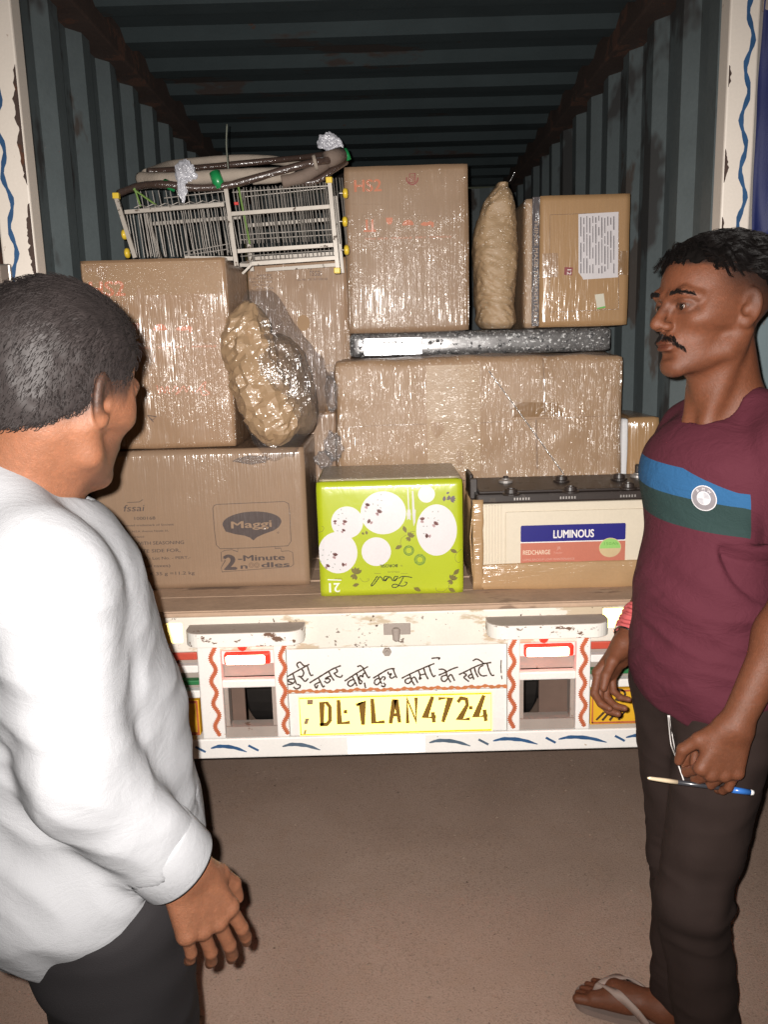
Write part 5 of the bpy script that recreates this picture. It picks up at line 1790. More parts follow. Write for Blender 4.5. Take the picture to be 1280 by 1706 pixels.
def eyes(parent, O, R, s, look=(0, 1, 0)):
    for sx in (-1, 1):
        c = O + R @ np.array([sx * .032, .0778, -.0004]) * s
        mb = MB()
        f = R @ (np.array(look, float) / np.linalg.norm(look))
        q = Vector((0, 0, 1)).rotation_difference(Vector(f))
        rad_ = .0118 * s
        prof = [(rad_ * math.sin(a), rad_ * math.cos(a)) for a in np.linspace(0.04, math.pi - .04, 16)]
        v, f_ = [], []
        mb.lathe((0, 0, 0), prof, 20)
        eb = obj('eyeball', [Vector(c) + q @ Vector(p) for p in mb.v], mb.f, M('eye_white', lin(.27, .215, .185), .2, var=.1, coat=.4), parent, True)
        m2 = MB().lathe((0, 0, 0), [(.0001, rad_ * 1.02), (.0030 * s, rad_ * .995), (.0068 * s, rad_ * .86)][::-1], 20)
        obj('iris', [Vector(c) + q @ Vector(p) for p in m2.v], m2.f, M('dark_brown_iris', lin(.012, .007, .005), .1, var=.1, coat=.8), eb, True)


# ------------------------------------------------------------------ man on the right: maroon T-shirt, looking left
def right_man():
    root = thing('person', (.62, 1.63, 0), 'man in maroon striped T-shirt and dark trousers holding a pen, looking left', 'person')
    HO = np.array([.606, 1.575, 1.660]); HS = 1.05
    HR = yawR((-.958, -.285), pitch=-.01, roll=.02)
    Fh = HR[:, 1]
    Ft = np.array([-.914, -.407, 0]); Lt = np.array([.407, -.914, 0])
    C = np.array([.640, 1.605, 0])
    R_t = np.stack([-Lt, Ft, [0, 0, 1]], 1)
    at = lambda l, f, z: C + Lt * l + Ft * f + np.array([0, 0, z])
    shL, shR = at(.158, -.015, 1.410), at(-.124, -.040, 1.385)
    elL, wrL = np.array([.712, 1.405, 1.160]), np.array([.602, 1.375, .935])
    elR, wrR = np.array([.640, 1.830, 1.160]), np.array([.508, 1.715, .970])
    hipC = np.array([.630, 1.605, .93])
    hipL, hipR = hipC + Lt * .078 + np.array([0, 0, -.04]), hipC - Lt * .078 + np.array([0, 0, -.04])
    knL, anL = np.array([.602, 1.530, .47]), np.array([.672, 1.560, .075])
    knR, anR = np.array([.640, 1.705, .48]), np.array([.655, 1.735, .085])
    head = xf(head_prims(), HO, HR, HS)
    hp = lambda x, y, z: HO + HR @ np.array([x, y, z]) * HS
    neck = [rc(hp(0, -.018, -.050), at(0, -.035, 1.455), .054, .058, .022), rc(hp(0, .020, -.085), at(0, .010, 1.440), .030, .040, .03)]
    for s in (-1, 1):
        neck += [rc(hp(s * .055, -.02, -.045), at(-s * .022, .055, 1.452), .013, .011, .022), rc(at(-s * .02, -.03, 1.47), at(-s * .13, -.025, 1.437), .036, .030, .04)]
    torso = [el(at(0, -.002, 1.30), (.152, .100, .155), R_t, .05), el(at(0, .010, 1.36), (.150, .088, .075), R_t, .05), el(at(0, .012, 1.12), (.128, .094, .16), R_t, .06), el(at(0, .006, .95), (.140, .100, .105), R_t, .06)]
    armL = [el(shL, (.056, .056, .060), None, .03), rc(shL, elL, .047, .039, .03), rc(elL, wrL, .040, .0270, .02), el(elL * .70 + wrL * .30, .040, None, .03)]
    armR = [el(shR, .054, None, .03), rc(shR, elR, .046, .038, .03), rc(elR, wrR, .039, .0255, .02), el(elR * .70 + wrR * .30, .038, None, .03)]
    dL = np.array([-.030, -.006, -.085])
    handL = hand_prims(wrL, dL, ((-1, 0, .25), (0, -1, .12)), ((.95, 1.15, .6), (.90, 1.15, .6), (.72, 1.05, .5), (.30, .55, .3)),
                       ((.042, .046, -.014), (.056, .074, -.026), (.052, .098, -.034)), 1.05)
    dR = np.array([-.055, -.012, -.078])
    handR = hand_prims(wrR, dR, ((-.55, -.62, .45), (.35, .75, .3)), ((.45, .75, .5), (.55, .8, .5), (.6, .85, .5), (.65, .8, .5)),
                       ((.040, .050, -.016), (.050, .082, -.026), (.048, .106, -.036)), 1.02)
    legs = [rc(hipL, knL, .085, .058, .05), rc(knL, anL, .058, .040, .03), rc(hipR, knR, .083, .058, .05), rc(knR, anR, .057, .038, .03)]
    fdir = np.array([-.89, .45, 0]); fdir /= np.linalg.norm(fdir); fsd = np.array([fdir[1], -fdir[0], 0])
    heel = np.array([.640, 1.722, .034])
    ft = lambda f, s_, z: heel + fdir * f + fsd * s_ + np.array([0, 0, z - .034])
    feet = [rc(anR, ft(.02, 0, .050), .036, .032, .02), rc(ft(0, 0, .046), ft(.13, 0, .050), .030, .032, .03), rc(ft(.10, -.018, .045), ft(.175, -.026, .036), .024, .019, .02), rc(ft(.10, .014, .042), ft(.168, .020, .033), .022, .017, .02)]
    for i in range(5):
        q = ft(.198 + (.016, .018, .012, .004, -.008)[i], -.036 + .0185 * i, .030)
        feet.append(rc(ft(.165, -.030 + .016 * i, .034), q, .0130 if i == 0 else .0098, .0118 if i == 0 else .0085, .004))
    fd2 = np.array([-.96, -.28, 0]); fs2 = np.array([-.28, .96, 0])
    gf = lambda f, s_, z: np.array([.690, 1.565, 0]) + fd2 * f + fs2 * s_ + np.array([0, 0, z])
    feet += [rc(anL, gf(.02, 0, .05), .036, .032, .02), rc(gf(0, 0, .046), gf(.13, 0, .05), .030, .032, .03), rc(gf(.10, 0, .044), gf(.185, 0, .034), .036, .026, .03)]
    for i in range(5):
        feet.append(rc(gf(.170, -.030 + .016 * i, .034), gf(.205, -.034 + .017 * i, .028), .011, .009, .004))
    body = torso + legs + neck + armL + armR + feet
    hands = handL + handR
    allp = body + hands
    fn_all = lambda P: sdf(allp, P)
    hb = head + neck + torso[1:2] + [armL[0], armR[0]]
    fn_head = lambda P: sdf(hb, P)
    zc = 1.445
    parts = []
    lo, hi = bounds(head, .02); lo[2] = 1.43
    parts.append(sdf_mesh(half(fn_head, (0, 0, 1.440), (0, 0, -1)), lo - np.array([.03, .03, 0]), hi + np.array([.03, .03, 0]), .0023))
    nose_n = len(parts[0][0])
    lo, hi = bounds(body, .02); hi[2] = 1.46
    allb = body + handL[:4] + handR[:4]
    parts.append(sdf_mesh(half(lambda P: sdf(allb, P), (0, 0, 1.446), (0, 0, 1)), lo, hi, .0055))
    for hnd, arm in ((handL, armL), (handR, armR)):
        lo, hi = bounds(hnd, .012)
        pr = hnd + [arm[2]]
        parts.append(sdf_mesh(lambda P, pr=pr: sdf(pr, P), lo, hi + np.array([.02, .02, .02]), .0024))
    lo, hi = bounds(feet[4:9], .02); hi[2] = .09
    lo[0] -= .01
    parts.append(sdf_mesh(lambda P: sdf(feet[:9], P), lo, hi + np.array([.14, .0, 0]), .003))
    parts = [(relax(v, f, 1, .35), f) for v, f in parts]
    V, F = merge(parts)
    bo = obj('body', V, F, skin('deep_brown_skin', lin(.122, .0435, .0220)), root, True)
    q = (V - HO) @ HR / HS
    hd = np.zeros(len(V), bool); hd[:nose_n] = True
    sm = lambda x, a, b: np.clip((x - a) / (b - a), 0, 1)
    lip = hd * (q[:, 1] > .080) * np.clip(1.35 - np.sqrt((q[:, 0] / .0215) ** 2 + ((q[:, 2] + .0655) / .0105) ** 2), 0, 1) * 1.2
    attr(bo, 'lip', np.clip(lip, 0, 1))
    hairl = .050 + .018 * sm(q[:, 1], -.02, .06) - .03 * sm(-q[:, 1], .0, .08)
    fade = hd * sm(q[:, 2], hairl - .060, hairl - .006) * sm(-q[:, 1], -.050, -.016) * (np.abs(q[:, 0]) > .035)
    top = hd * sm(q[:, 2], hairl - .006, hairl + .002) * sm(-q[:, 1], -.085, -.074)
    chin = hd * .22 * sm(-q[:, 2], .075, .10) * sm(q[:, 1], .03, .07)
    lash_crease = np.zeros(len(V))
    for s in (-1, 1):
        ex = (q[:, 0] - s * .032) / .0150; ez = (q[:, 2] + .0010) / .0056
        rr = np.sqrt(ex ** 2 + ez ** 2)
        lash_crease = np.maximum(lash_crease, hd * (q[:, 1] > .070) * np.clip(1 - np.abs(rr - .92) / .38, 0, 1) * np.where(q[:, 2] > -.001, .95, .55))
        lash_crease = np.maximum(lash_crease, hd * (q[:, 1] > .07) * .35 * np.clip(1 - np.abs(rr - 1.9) / .9, 0, 1))  # lid crease shade painted round each eye in the hair colour
    attr(bo, 'hair_crease', np.clip(np.maximum(np.maximum(np.maximum(fade * .94, top), chin), lash_crease), 0, .97))
    attr(bo, 'pale', np.zeros(len(V)))
    bvh = BVHTree.FromPolygons([Vector(p) for p in parts[0][0]], parts[0][1].tolist())
    eyes(bo, HO, HR, HS, (0, 1, -.04))
    # ---- hair: base cap and wavy locks
    loc = lambda a: HO + (HR @ a.T).T * HS if a.ndim == 2 else HO + HR @ a * HS
    cap = xf([el((0, -.012, .034), (.0775, .0985, .0840)), el((0, .030, .046), (.064, .062, .056), None, .02)], HO, HR, HS)
    def capf(P):
        qq = (P - HO) @ HR / HS
        hl = .056 + .020 * np.clip((qq[:, 1] + .02) / .08, 0, 1) - .040 * np.clip(-qq[:, 1] / .08, 0, 1)
        an = np.arctan2(qq[:, 0], qq[:, 1])
        hl = hl + .004 * np.sin(an * 9) + .004 * np.sin(an * 17 + 1) - .010 * np.exp(-((an + .55) / .22) ** 2)
        return np.maximum(sdf(cap, P), (hl - qq[:, 2]) * .9)
    lo, hi = bounds(cap, .01)
    cv, cf_ = sdf_mesh(capf, lo, hi, .004)
    nn = vnormals(cv, cf_)
    cv = cv + nn * np.array([[.004 * mnoise.noise(Vector(p) * 55) + .003 * mnoise.noise(Vector(p) * 120)] for p in cv])
    hm = hair_mat('black_wavy_hair', lin(.0060, .0045, .0042), .46, .30)
    hair = obj('hair', cv, cf_, M('dense_hair_base', lin(.0045, .0035, .0032), .9, var=.3, spec=.05), bo, True)
    r_ = np.random.default_rng(4)
    curves = []
    for ci in range(420):
        th, ph = r_.uniform(0, 2 * math.pi), math.acos(r_.uniform(.08, 1.0))
        d = np.array([math.sin(ph) * math.cos(th), math.sin(ph) * math.sin(th), math.cos(ph)])
        root_ = np.array([0, -.010, .036]) + d * np.array([.073, .098, .080])
        front = np.clip((root_[1] - .03) / .05, 0, 1)
        if root_[2] < .054 + .018 * front - .03 * np.clip(-root_[1] / .08, 0, 1): continue
        nrm = d / np.array([.075, .1, .085]); nrm /= np.linalg.norm(nrm)
        # swept across the head towards his left and back; the forelock rolls forward
        flow = np.array([-.80, -.45, -.05]) * (1 - front) + np.array([-.35, .62, .10]) * front + r_.normal(size=3) * .07
        L = r_.uniform(.045, .066)
        k = 12
        ts = np.linspace(0, 1, k)
        ph0 = 60 * root_[0] + 45 * root_[1] + r_.normal() * .35; amp = r_.uniform(.004, .0065)
        side_ = np.cross(nrm, flow); side_ /= np.linalg.norm(side_) + 1e-9
        g = []
        p = root_.copy(); v = nrm * (.50 + .30 * front) + flow * .6
        for i, t in enumerate(ts):
            g.append(p + side_ * amp * math.sin(ph0 + t * 6.5) * min(1, t * 2) + nrm * amp * .55 * math.cos(ph0 + t * 6.5) * t)
            v = v * .72 + (flow * .8 + np.array([0, 0, -.75 * t])) * .42
            v = v / np.linalg.norm(v)
            p = p + v * L / k
            e = (p - np.array([0, -.010, .034])) / np.array([.079, .100, .084])
            rr = np.linalg.norm(e)
            if rr < 1.05: p = np.array([0, -.010, .034]) + e / rr * 1.05 * np.array([.079, .100, .084])
        g = np.array(g)
        for _ in range(13):
            o = r_.normal(size=3) * .0024
            tw = np.linspace(1.0, .30, k)[:, None]
            curves.append(g + o * tw + r_.normal(size=3) * .0010 * np.linspace(0, 1, k)[:, None] ** 2)
    # short hairs on the sides and back
    V_, F_ = strand_mesh(np.array([loc(c) for c in curves]), .00062, .00028)
    obj('hair_locks', V_, F_, hm, hair, True)
    # eyebrows and moustache
    def face_hairs(name, pts, n, L, dirf, thick=.0006):
        cs = []
        for _ in range(n):
            x, z, dx, dz, jit = pts(r_)
            o = Vector(hp(x, .16, z)); dv = Vector(-Fh)
            hit = bvh.ray_cast(o, dv)
            if hit[0] is None: continue
            b0 = np.array(hit[0]); nr = np.array(hit[1])
            if nr @ Fh < 0: nr = -nr
            dd = HR @ np.array([dx, 0, dz]); dd = dd - nr * (dd @ nr) * .9
            dd /= np.linalg.norm(dd) + 1e-9
            l_ = L * r_.uniform(.7, 1.2)
            cs.append([b0 - nr * .0006, b0 + nr * .0016 + dd * l_ * .35, b0 + nr * .0022 + dd * l_ * .7, b0 + nr * .0014 + dd * l_])
        v_, f_ = strand_mesh(np.array(cs), thick, thick * .5)
        obj(name, v_, f_, hm, bo)
    for s in (-1, 1):
        def brow(r, s=s):
            t = r.random()
            x = s * (.013 + .038 * t); z = .0195 + .0060 * math.sin(t * 2.4) - .004 * t + r.normal() * .0017
            return x, z, s * 1.0, .35 - .7 * t, 0
        face_hairs('eyebrow', brow, 260, .0085, None)
    def mous(r):
        t = r.uniform(-1, 1)
        at_ = abs(t)
        x = t * .032; z = -.0500 - .003 * at_ - .018 * max(0, at_ - .62) / .38 + r.normal() * (.0028 if at_ < .7 else .0020)
        return x, z, math.copysign(.7, t), -.75, 0
    face_hairs('moustache', mous, 620, .0075, None, .0006)

    # ---- T-shirt
    elc = shL + (elL - shL) * .66; erc = shR + (elR - shR) * .62
    tsh = grow([p for p in torso], .014)
    belly = [el(at(0, .030, 1.08), (.134, .100, .15), R_t, .06), el(at(0, .018, .95), (.142, .106, .12), R_t, .06)]
    slv = [el(shL, .066, None, .03), rc(shL, shL + (elL - shL) * .74, .062, .064, .03), el(shR, .064, None, .03), rc(shR, erc, .060, .060, .03)]
    nk = [rc(at(-.015, -.024, 1.482), at(-.12, -.030, 1.436), .044, .040, .03), rc(at(.015, -.024, 1.482), at(.13, -.025, 1.445), .044, .042, .03)]
    tp = tsh + belly + slv + nk
    hole = [rc(at(0, -.012, 1.575), at(0, .010, 1.470), .068, .060, .01)]
    holes = hole + [rc(elc - (elL - shL) * .18, elL, .052, .056, .004)]
    ax = (elL - shL) / np.linalg.norm(elL - shL); ax2 = (elR - shR) / np.linalg.norm(elR - shR)
    slv_only = slv[:2]; slvR = slv[2:]
    def shirt(P):
        d = sdf(tp, P)
        # hem: rises towards the front edge, dips at the side
        rel = P - C
        f_ = rel @ Ft; l_ = rel @ Lt
        hem = .895 - .045 * np.clip((l_ + .10) / .2, 0, 1) + .012 * f_ / .1
        d = np.maximum(d, hem - P[:, 2])
        tor = np.minimum(np.minimum(pd(tsh[0], P), pd(tsh[2], P)), np.minimum(pd(belly[0], P), pd(belly[1], P)))
        # sleeve ends: cut where the arm leaves
        for c0, a0, sgn in ((elc, ax, 1), (erc, ax2, 1)):
            near = np.linalg.norm(P - c0, axis=1) < .13
            cut = (P - c0) @ a0
            d = np.where(near, np.maximum(d, np.minimum(cut, tor - .002)), d)
        d = np.maximum(d, -sdf(hole, P))
        return np.maximum(d, np.minimum(-sdf(holes[1:], P), tor - .004))
    lo, hi = bounds(tp, .02)
    sv, sf = sdf_mesh(shirt, lo, hi, .0045)
    sv = relax(sv, sf, 5, .4)
    N = vnormals(sv, sf)
    rel = sv - C
    fo = rel @ Ft; le = rel @ Lt; z = sv[:, 2]
    arm_d = np.minimum(pd(slv[1], sv), pd(slv[0], sv)); tor_d = np.minimum(np.minimum(pd(tsh[0], sv), pd(tsh[2], sv)), pd(belly[0], sv))
    disp = np.zeros(len(sv))
    for i, p in enumerate(sv):
        a = mnoise.noise((le[i] * 5 + 2, fo[i] * 5, z[i] * 20 + le[i] * 6))          # horizontal drapes
        b = mnoise.noise((le[i] * 13, fo[i] * 13, z[i] * 34 - le[i] * 22 + 5))
        c = mnoise.noise((p[0] * 9, p[1] * 9, p[2] * 9))
        low = min(1, max(.25, (1.26 - z[i]) / .15))
        disp[i] = (.0075 * (1 - abs(a) * 2.6) * low * (.3 + .7 * min(1, max(0, (le[i] + .08) / .16))) + .0035 * b * low + .004 * c)
    sv = sv + N * disp[:, None] * .9
    m = cloth_mat('maroon_jersey', lin(.070, .0135, .0225), 1100, wrinkle=.22)
    nt = m.node_tree; p_ = nt.nodes['Principled BSDF']
    base = p_.inputs['Base Color'].links[0].from_socket
    a1 = nd(nt, 'ShaderNodeAttribute'); a1.attribute_name = 'band'
    a2 = nd(nt, 'ShaderNodeAttribute'); a2.attribute_name = 'chest'
    on = mathn(nt, 'GREATER_THAN', a2.outputs['Fac'], .5)
    inb = mathn(nt, 'MULTIPLY', mathn(nt, 'LESS_THAN', a1.outputs['Fac'], 2.0), mathn(nt, 'GREATER_THAN', a1.outputs['Fac'], 1.0))
    ing = mathn(nt, 'MULTIPLY', mathn(nt, 'LESS_THAN', a1.outputs['Fac'], 1.0), mathn(nt, 'GREATER_THAN', a1.outputs['Fac'], 0.0))
    c_ = mixc(nt, mathn(nt, 'MULTIPLY', inb, on), base, lin(.020, .082, .185))
    c_ = mixc(nt, mathn(nt, 'MULTIPLY', ing, on), c_, lin(.018, .036, .034))
    nt.links.new(c_, p_.inputs['Base Color'])
    so_ = obj('t_shirt', sv, sf, m, bo, True)
    # bands run round the chest, a little lower at the front
    zb0 = 1.262 + .012 * np.clip(-le / .15, -1, 1)
    zb1 = 1.318 + .012 * np.clip(-le / .15, -1, 1)
    zb2 = 1.372 - .010 * np.clip(le / .15, -1, 1) - .030 * np.clip((le - .03) / .1, 0, 1)
    band = np.where(z < zb1, (z - zb0) / (zb1 - zb0), 1 + (z - zb1) / (zb2 - zb1))
    attr(so_, 'band', band)
    attr(so_, 'chest', np.clip(.5 + (arm_d - tor_d - .004) / .012, 0, 1) * (fo > -.10))
    sb = BVHTree.FromPolygons([Vector(p) for p in sv], sf.tolist())
    # chest badge
    pxc = W(1174, 830, 1.47)
    o0 = Vector((0, 0, CAM_H)); dv = (pxc - o0).normalized()
    h0 = sb.ray_cast(o0, dv)
    if h0[0] is not None:
        nrm = Vector(-Lt * -.35 + Ft * .94).normalized() if h0[1] is None else h0[1].normalized()
        if nrm.dot(dv) > 0: nrm = -nrm
        nrm = (nrm + Vector(Ft) * .6).normalized()
        rt = Vector((0, 0, 1)).cross(nrm).normalized(); upv = nrm.cross(rt)
        cen = h0[0]
        def press(pts, lift):
            out = []
            for (a, b) in pts:
                hh = sb.ray_cast(cen + rt * a + upv * b + nrm * .05, -nrm)
                out.append((hh[0] if hh[0] else cen + rt * a + upv * b) + nrm * lift)
            return out
        def annul(name, r0, r1, a0, a1, mt, lift, n=40, rings=3):
            v_ = []; f_ = []
            for j in range(rings + 1):
                r = r0 + (r1 - r0) * j / rings
                v_ += press([(r * math.cos(a0 + (a1 - a0) * i / n), r * math.sin(a0 + (a1 - a0) * i / n)) for i in range(n + 1)], lift)
            for j in range(rings):
                for i in range(n):
                    f_.append([j * (n + 1) + i, j * (n + 1) + i + 1, (j + 1) * (n + 1) + i + 1, (j + 1) * (n + 1) + i])
            return obj(name, v_, f_, mt, so_)
        m_sil = M('silver_badge_print', lin(.50, .48, .49), .45, var=.25, vscale=120)
        m_gry = M('grey_badge_ring', lin(.19, .17, .18), .5, var=.2, vscale=120)
        annul('badge_ring', .0135, .0225, 0, 2 * math.pi, m_gry, .0012)
        annul('badge_edge', .0222, .0240, 0, 2 * math.pi, m_sil, .0016, rings=1)
        annul('badge_centre', .0002, .0132, 0, 2 * math.pi, m_sil, .0014)
        for q_ in (.0, math.pi): annul('badge_quarter', .001, .0118, q_, q_ + math.pi / 2, M('badge_quarter_print', lin(.36, .35, .37), .5, var=.3, vscale=200), .0019, 10)
        for ch, an in (('B', 125), ('M', 90), ('W', 55)):
            an = rad(an)
            ctr = press([(.0178 * math.cos(an), .0178 * math.sin(an))], .0024)[0]
            up_ = (rt * math.cos(an) + upv * math.sin(an)).normalized(); r_t = up_.cross(nrm).normalized()
            text('badge_letter', ch, m_sil, so_, ctr - r_t * .0028 - up_ * .0028, r_t, up_, .0056, bold=.02, lift=.0003)

    # ---- trousers
    tr = [el(hipC + np.array([0, 0, .01]), (.146, .112, .095), R_t, .05), rc(hipL, knL, .092, .070, .05), rc(knL, anL + np.array([0, 0, -.01]), .070, .064, .03), rc(hipR, knR, .090, .066, .05), rc(knR, anR + np.array([0, 0, .012]), .066, .056, .03)]
    def trf(P):
        d = sdf(tr, P)
        return np.maximum(d, np.maximum(.045 - P[:, 2], P[:, 2] - 1.0))
    lo, hi = bounds(tr, .02); lo[2] = .02
    tv, tf = sdf_mesh(trf, lo, hi, .006)
    tv = relax(tv, tf, 2, .4)
    N = vnormals(tv, tf)
    dsp = np.array([.006 * mnoise.noise((p[0] * 10, p[1] * 10, p[2] * 16)) + .005 * (1 - 2.4 * abs(mnoise.noise((p[0] * 7 + 4, p[1] * 7, p[2] * 24)))) * min(1, max(.25, 1 - abs(p[2] - .47) / .16) + max(0, (.25 - p[2]) * 4)) + .004 * mnoise.noise((p[0] * 24, p[1] * 24, p[2] * 9)) for p in tv])
    tv = tv + N * dsp[:, None]
    to = obj('trousers', tv, tf, M('dark_brown_denim', lin(.026, .0165, .0142), .85, var=.25, vscale=7, var2=.14, v2scale=700, bump=.3, bscale=800, spec=.15), bo, True)
    tb = BVHTree.FromPolygons([Vector(p) for p in tv], tf.tolist())
    def on_trousers(pts, lift=.002):
        out = []
        for a, b in pts:
            dv_ = (W(a, b, 1.5) - o0).normalized()
            hh = tb.ray_cast(o0, dv_)
            if hh[0]: out.append(hh[0] - dv_ * lift)
        return smooth_line(out, 5) if len(out) > 2 else out
    L = on_trousers([(1114, 1192), (1116, 1215), (1119, 1240), (1127, 1262), (1133, 1280), (1140, 1300)])
    if len(L) > 2: MB().tube(L, .0014, 6).build('pocket_cord', M('white_cord', lin(.62, .58, .56), .6), to, True)
    L = on_trousers([(1116, 1192), (1121, 1225), (1128, 1262)], .0025)
    if len(L) > 2: MB().tube(L, .0012, 6).build('pocket_cord', M('white_cord_b', lin(.62, .58, .56), .6), to, True)
    # ---- slippers
    m_sol = M('slipper_sole', lin(.18, .13, .11), .8, var=.2)
    m_str = M('grey_slipper_strap', lin(.27, .20, .17), .7, var=.15)
    for (f0, hl, fdv, fsv) in ((ft, heel, fdir, fsd), (gf, None, fd2, fs2)):
        out = [(-.035, 0), (-.028, .028), (.0, .036), (.06, .030), (.12, .040), (.175, .046), (.215, .034), (.228, .004), (.222, -.026), (.195, -.046), (.12, -.044), (.06, -.034), (.0, -.036), (-.028, -.028)]
        out = [(v_.x, v_.y) for v_ in smooth_line([(a, b, 0) for a, b in out + out[:1]], 4)[:-1]]
        n_ = len(out)
        vv = [f0(a, b, .003) for a, b in out] + [f0(a, b, .018) for a, b in out]
        slp = obj('slipper', vv, [list(range(n_))[::-1], list(range(n_, 2 * n_))] + [[i, (i + 1) % n_, n_ + (i + 1) % n_, n_ + i] for i in range(n_)], m_sol, bo)
        for sd in (-1, 1):
            pts = [f0(.180, -.012, .034), f0(.165, -.010, .066), f0(.120, sd * .030 - .004, .076), f0(.075, sd * .040, .050), f0(.050, sd * .036, .020)]
            pts = smooth_line([tuple(p) for p in pts], 6)
            mbx = MB(); vs = []
            for i, p in enumerate(pts):
                t_ = (pts[min(i + 1, len(pts) - 1)] - pts[max(i - 1, 0)]).normalized()
                wv = t_.cross(Vector(fdv) * .3 + Vector((0, 0, 1))).normalized()
                wv = Vector(fdv) - t_ * t_.dot(Vector(fdv)); wv.normalize()
                hw = .004 + .006 * min(1, i / 9)
                vs += [p + wv * hw, p - wv * hw]
            o_ = obj('slipper_strap', vs, [[2 * i, 2 * i + 1, 2 * i + 3, 2 * i + 2] for i in range(len(pts) - 1)], m_str, slp, True)
            sm_ = o_.modifiers.new('t', 'SOLIDIFY'); sm_.thickness = .004; sm_.offset = 0
    # ---- thread bracelet and steel bangle on the far wrist
    axw = (wrR - elR); axw /= np.linalg.norm(axw)
    def ring(name, c, r, tr_, mt, tilt=0.0, wob=0.0):
        u = np.cross(axw, [0, 0, 1]); u /= np.linalg.norm(u); v_ = np.cross(axw, u)
        pts = [Vector(c + (u * math.cos(a) + v_ * math.sin(a)) * r + axw * (tilt * math.sin(a) + wob * mnoise.noise((a * 2, r * 90, 0)))) for a in np.linspace(0, 2 * math.pi, 33)]
        return MB().tube(pts, tr_, 8, False).build(name, mt, bo, True)
    m_thr = M('red_thread', lin(.42, .075, .075), .8, var=.3, vscale=90)
    for i in range(9):
        ring('thread_bracelet', wrR - axw * (.022 + .0062 * i), .0315 + .0012 * math.sin(i * 2.2), .0048, m_thr, .004 * math.sin(i), .006)
    ring('steel_bangle', wrR - axw * .008, .0335, .0026, M('polished_bangle', lin(.75, .72, .70), .18, 1.0), .008)
    # ---- pen, a thing of its own
    a = Vector((.456, 1.392, .829)); b = Vector((.652, 1.400, .790))
    pen = thing('pen', (.55, 1.396, .80), 'blue capped ballpoint pen with pale tip held in the near hand', 'pen')
    MB().tube([a + (b - a) * .28, a + (b - a) * .82], .0042, 12).build('barrel', M('dark_pen_barrel', lin(.03, .03, .035), .3, coat=.3), pen, True)
    MB().tube([a, a + (b - a) * .02, a + (b - a) * .16, a + (b - a) * .28], [.0012, .0030, .0040, .0044], 12).build('tip_section', M('pale_gold_pen_tip', lin(.72, .58, .40), .25, .3), pen, True)
    MB().tube([a + (b - a) * .80, a + (b - a) * .97], .0056, 12).build('cap', M('blue_pen_cap', lin(.03, .13, .42), .35, coat=.3), pen, True)
    MB().tube([a + (b - a) * .97, b], .0050, 12).build('end_plug', M('white_pen_plug', lin(.7, .68, .66), .4), pen, True)


right_man()


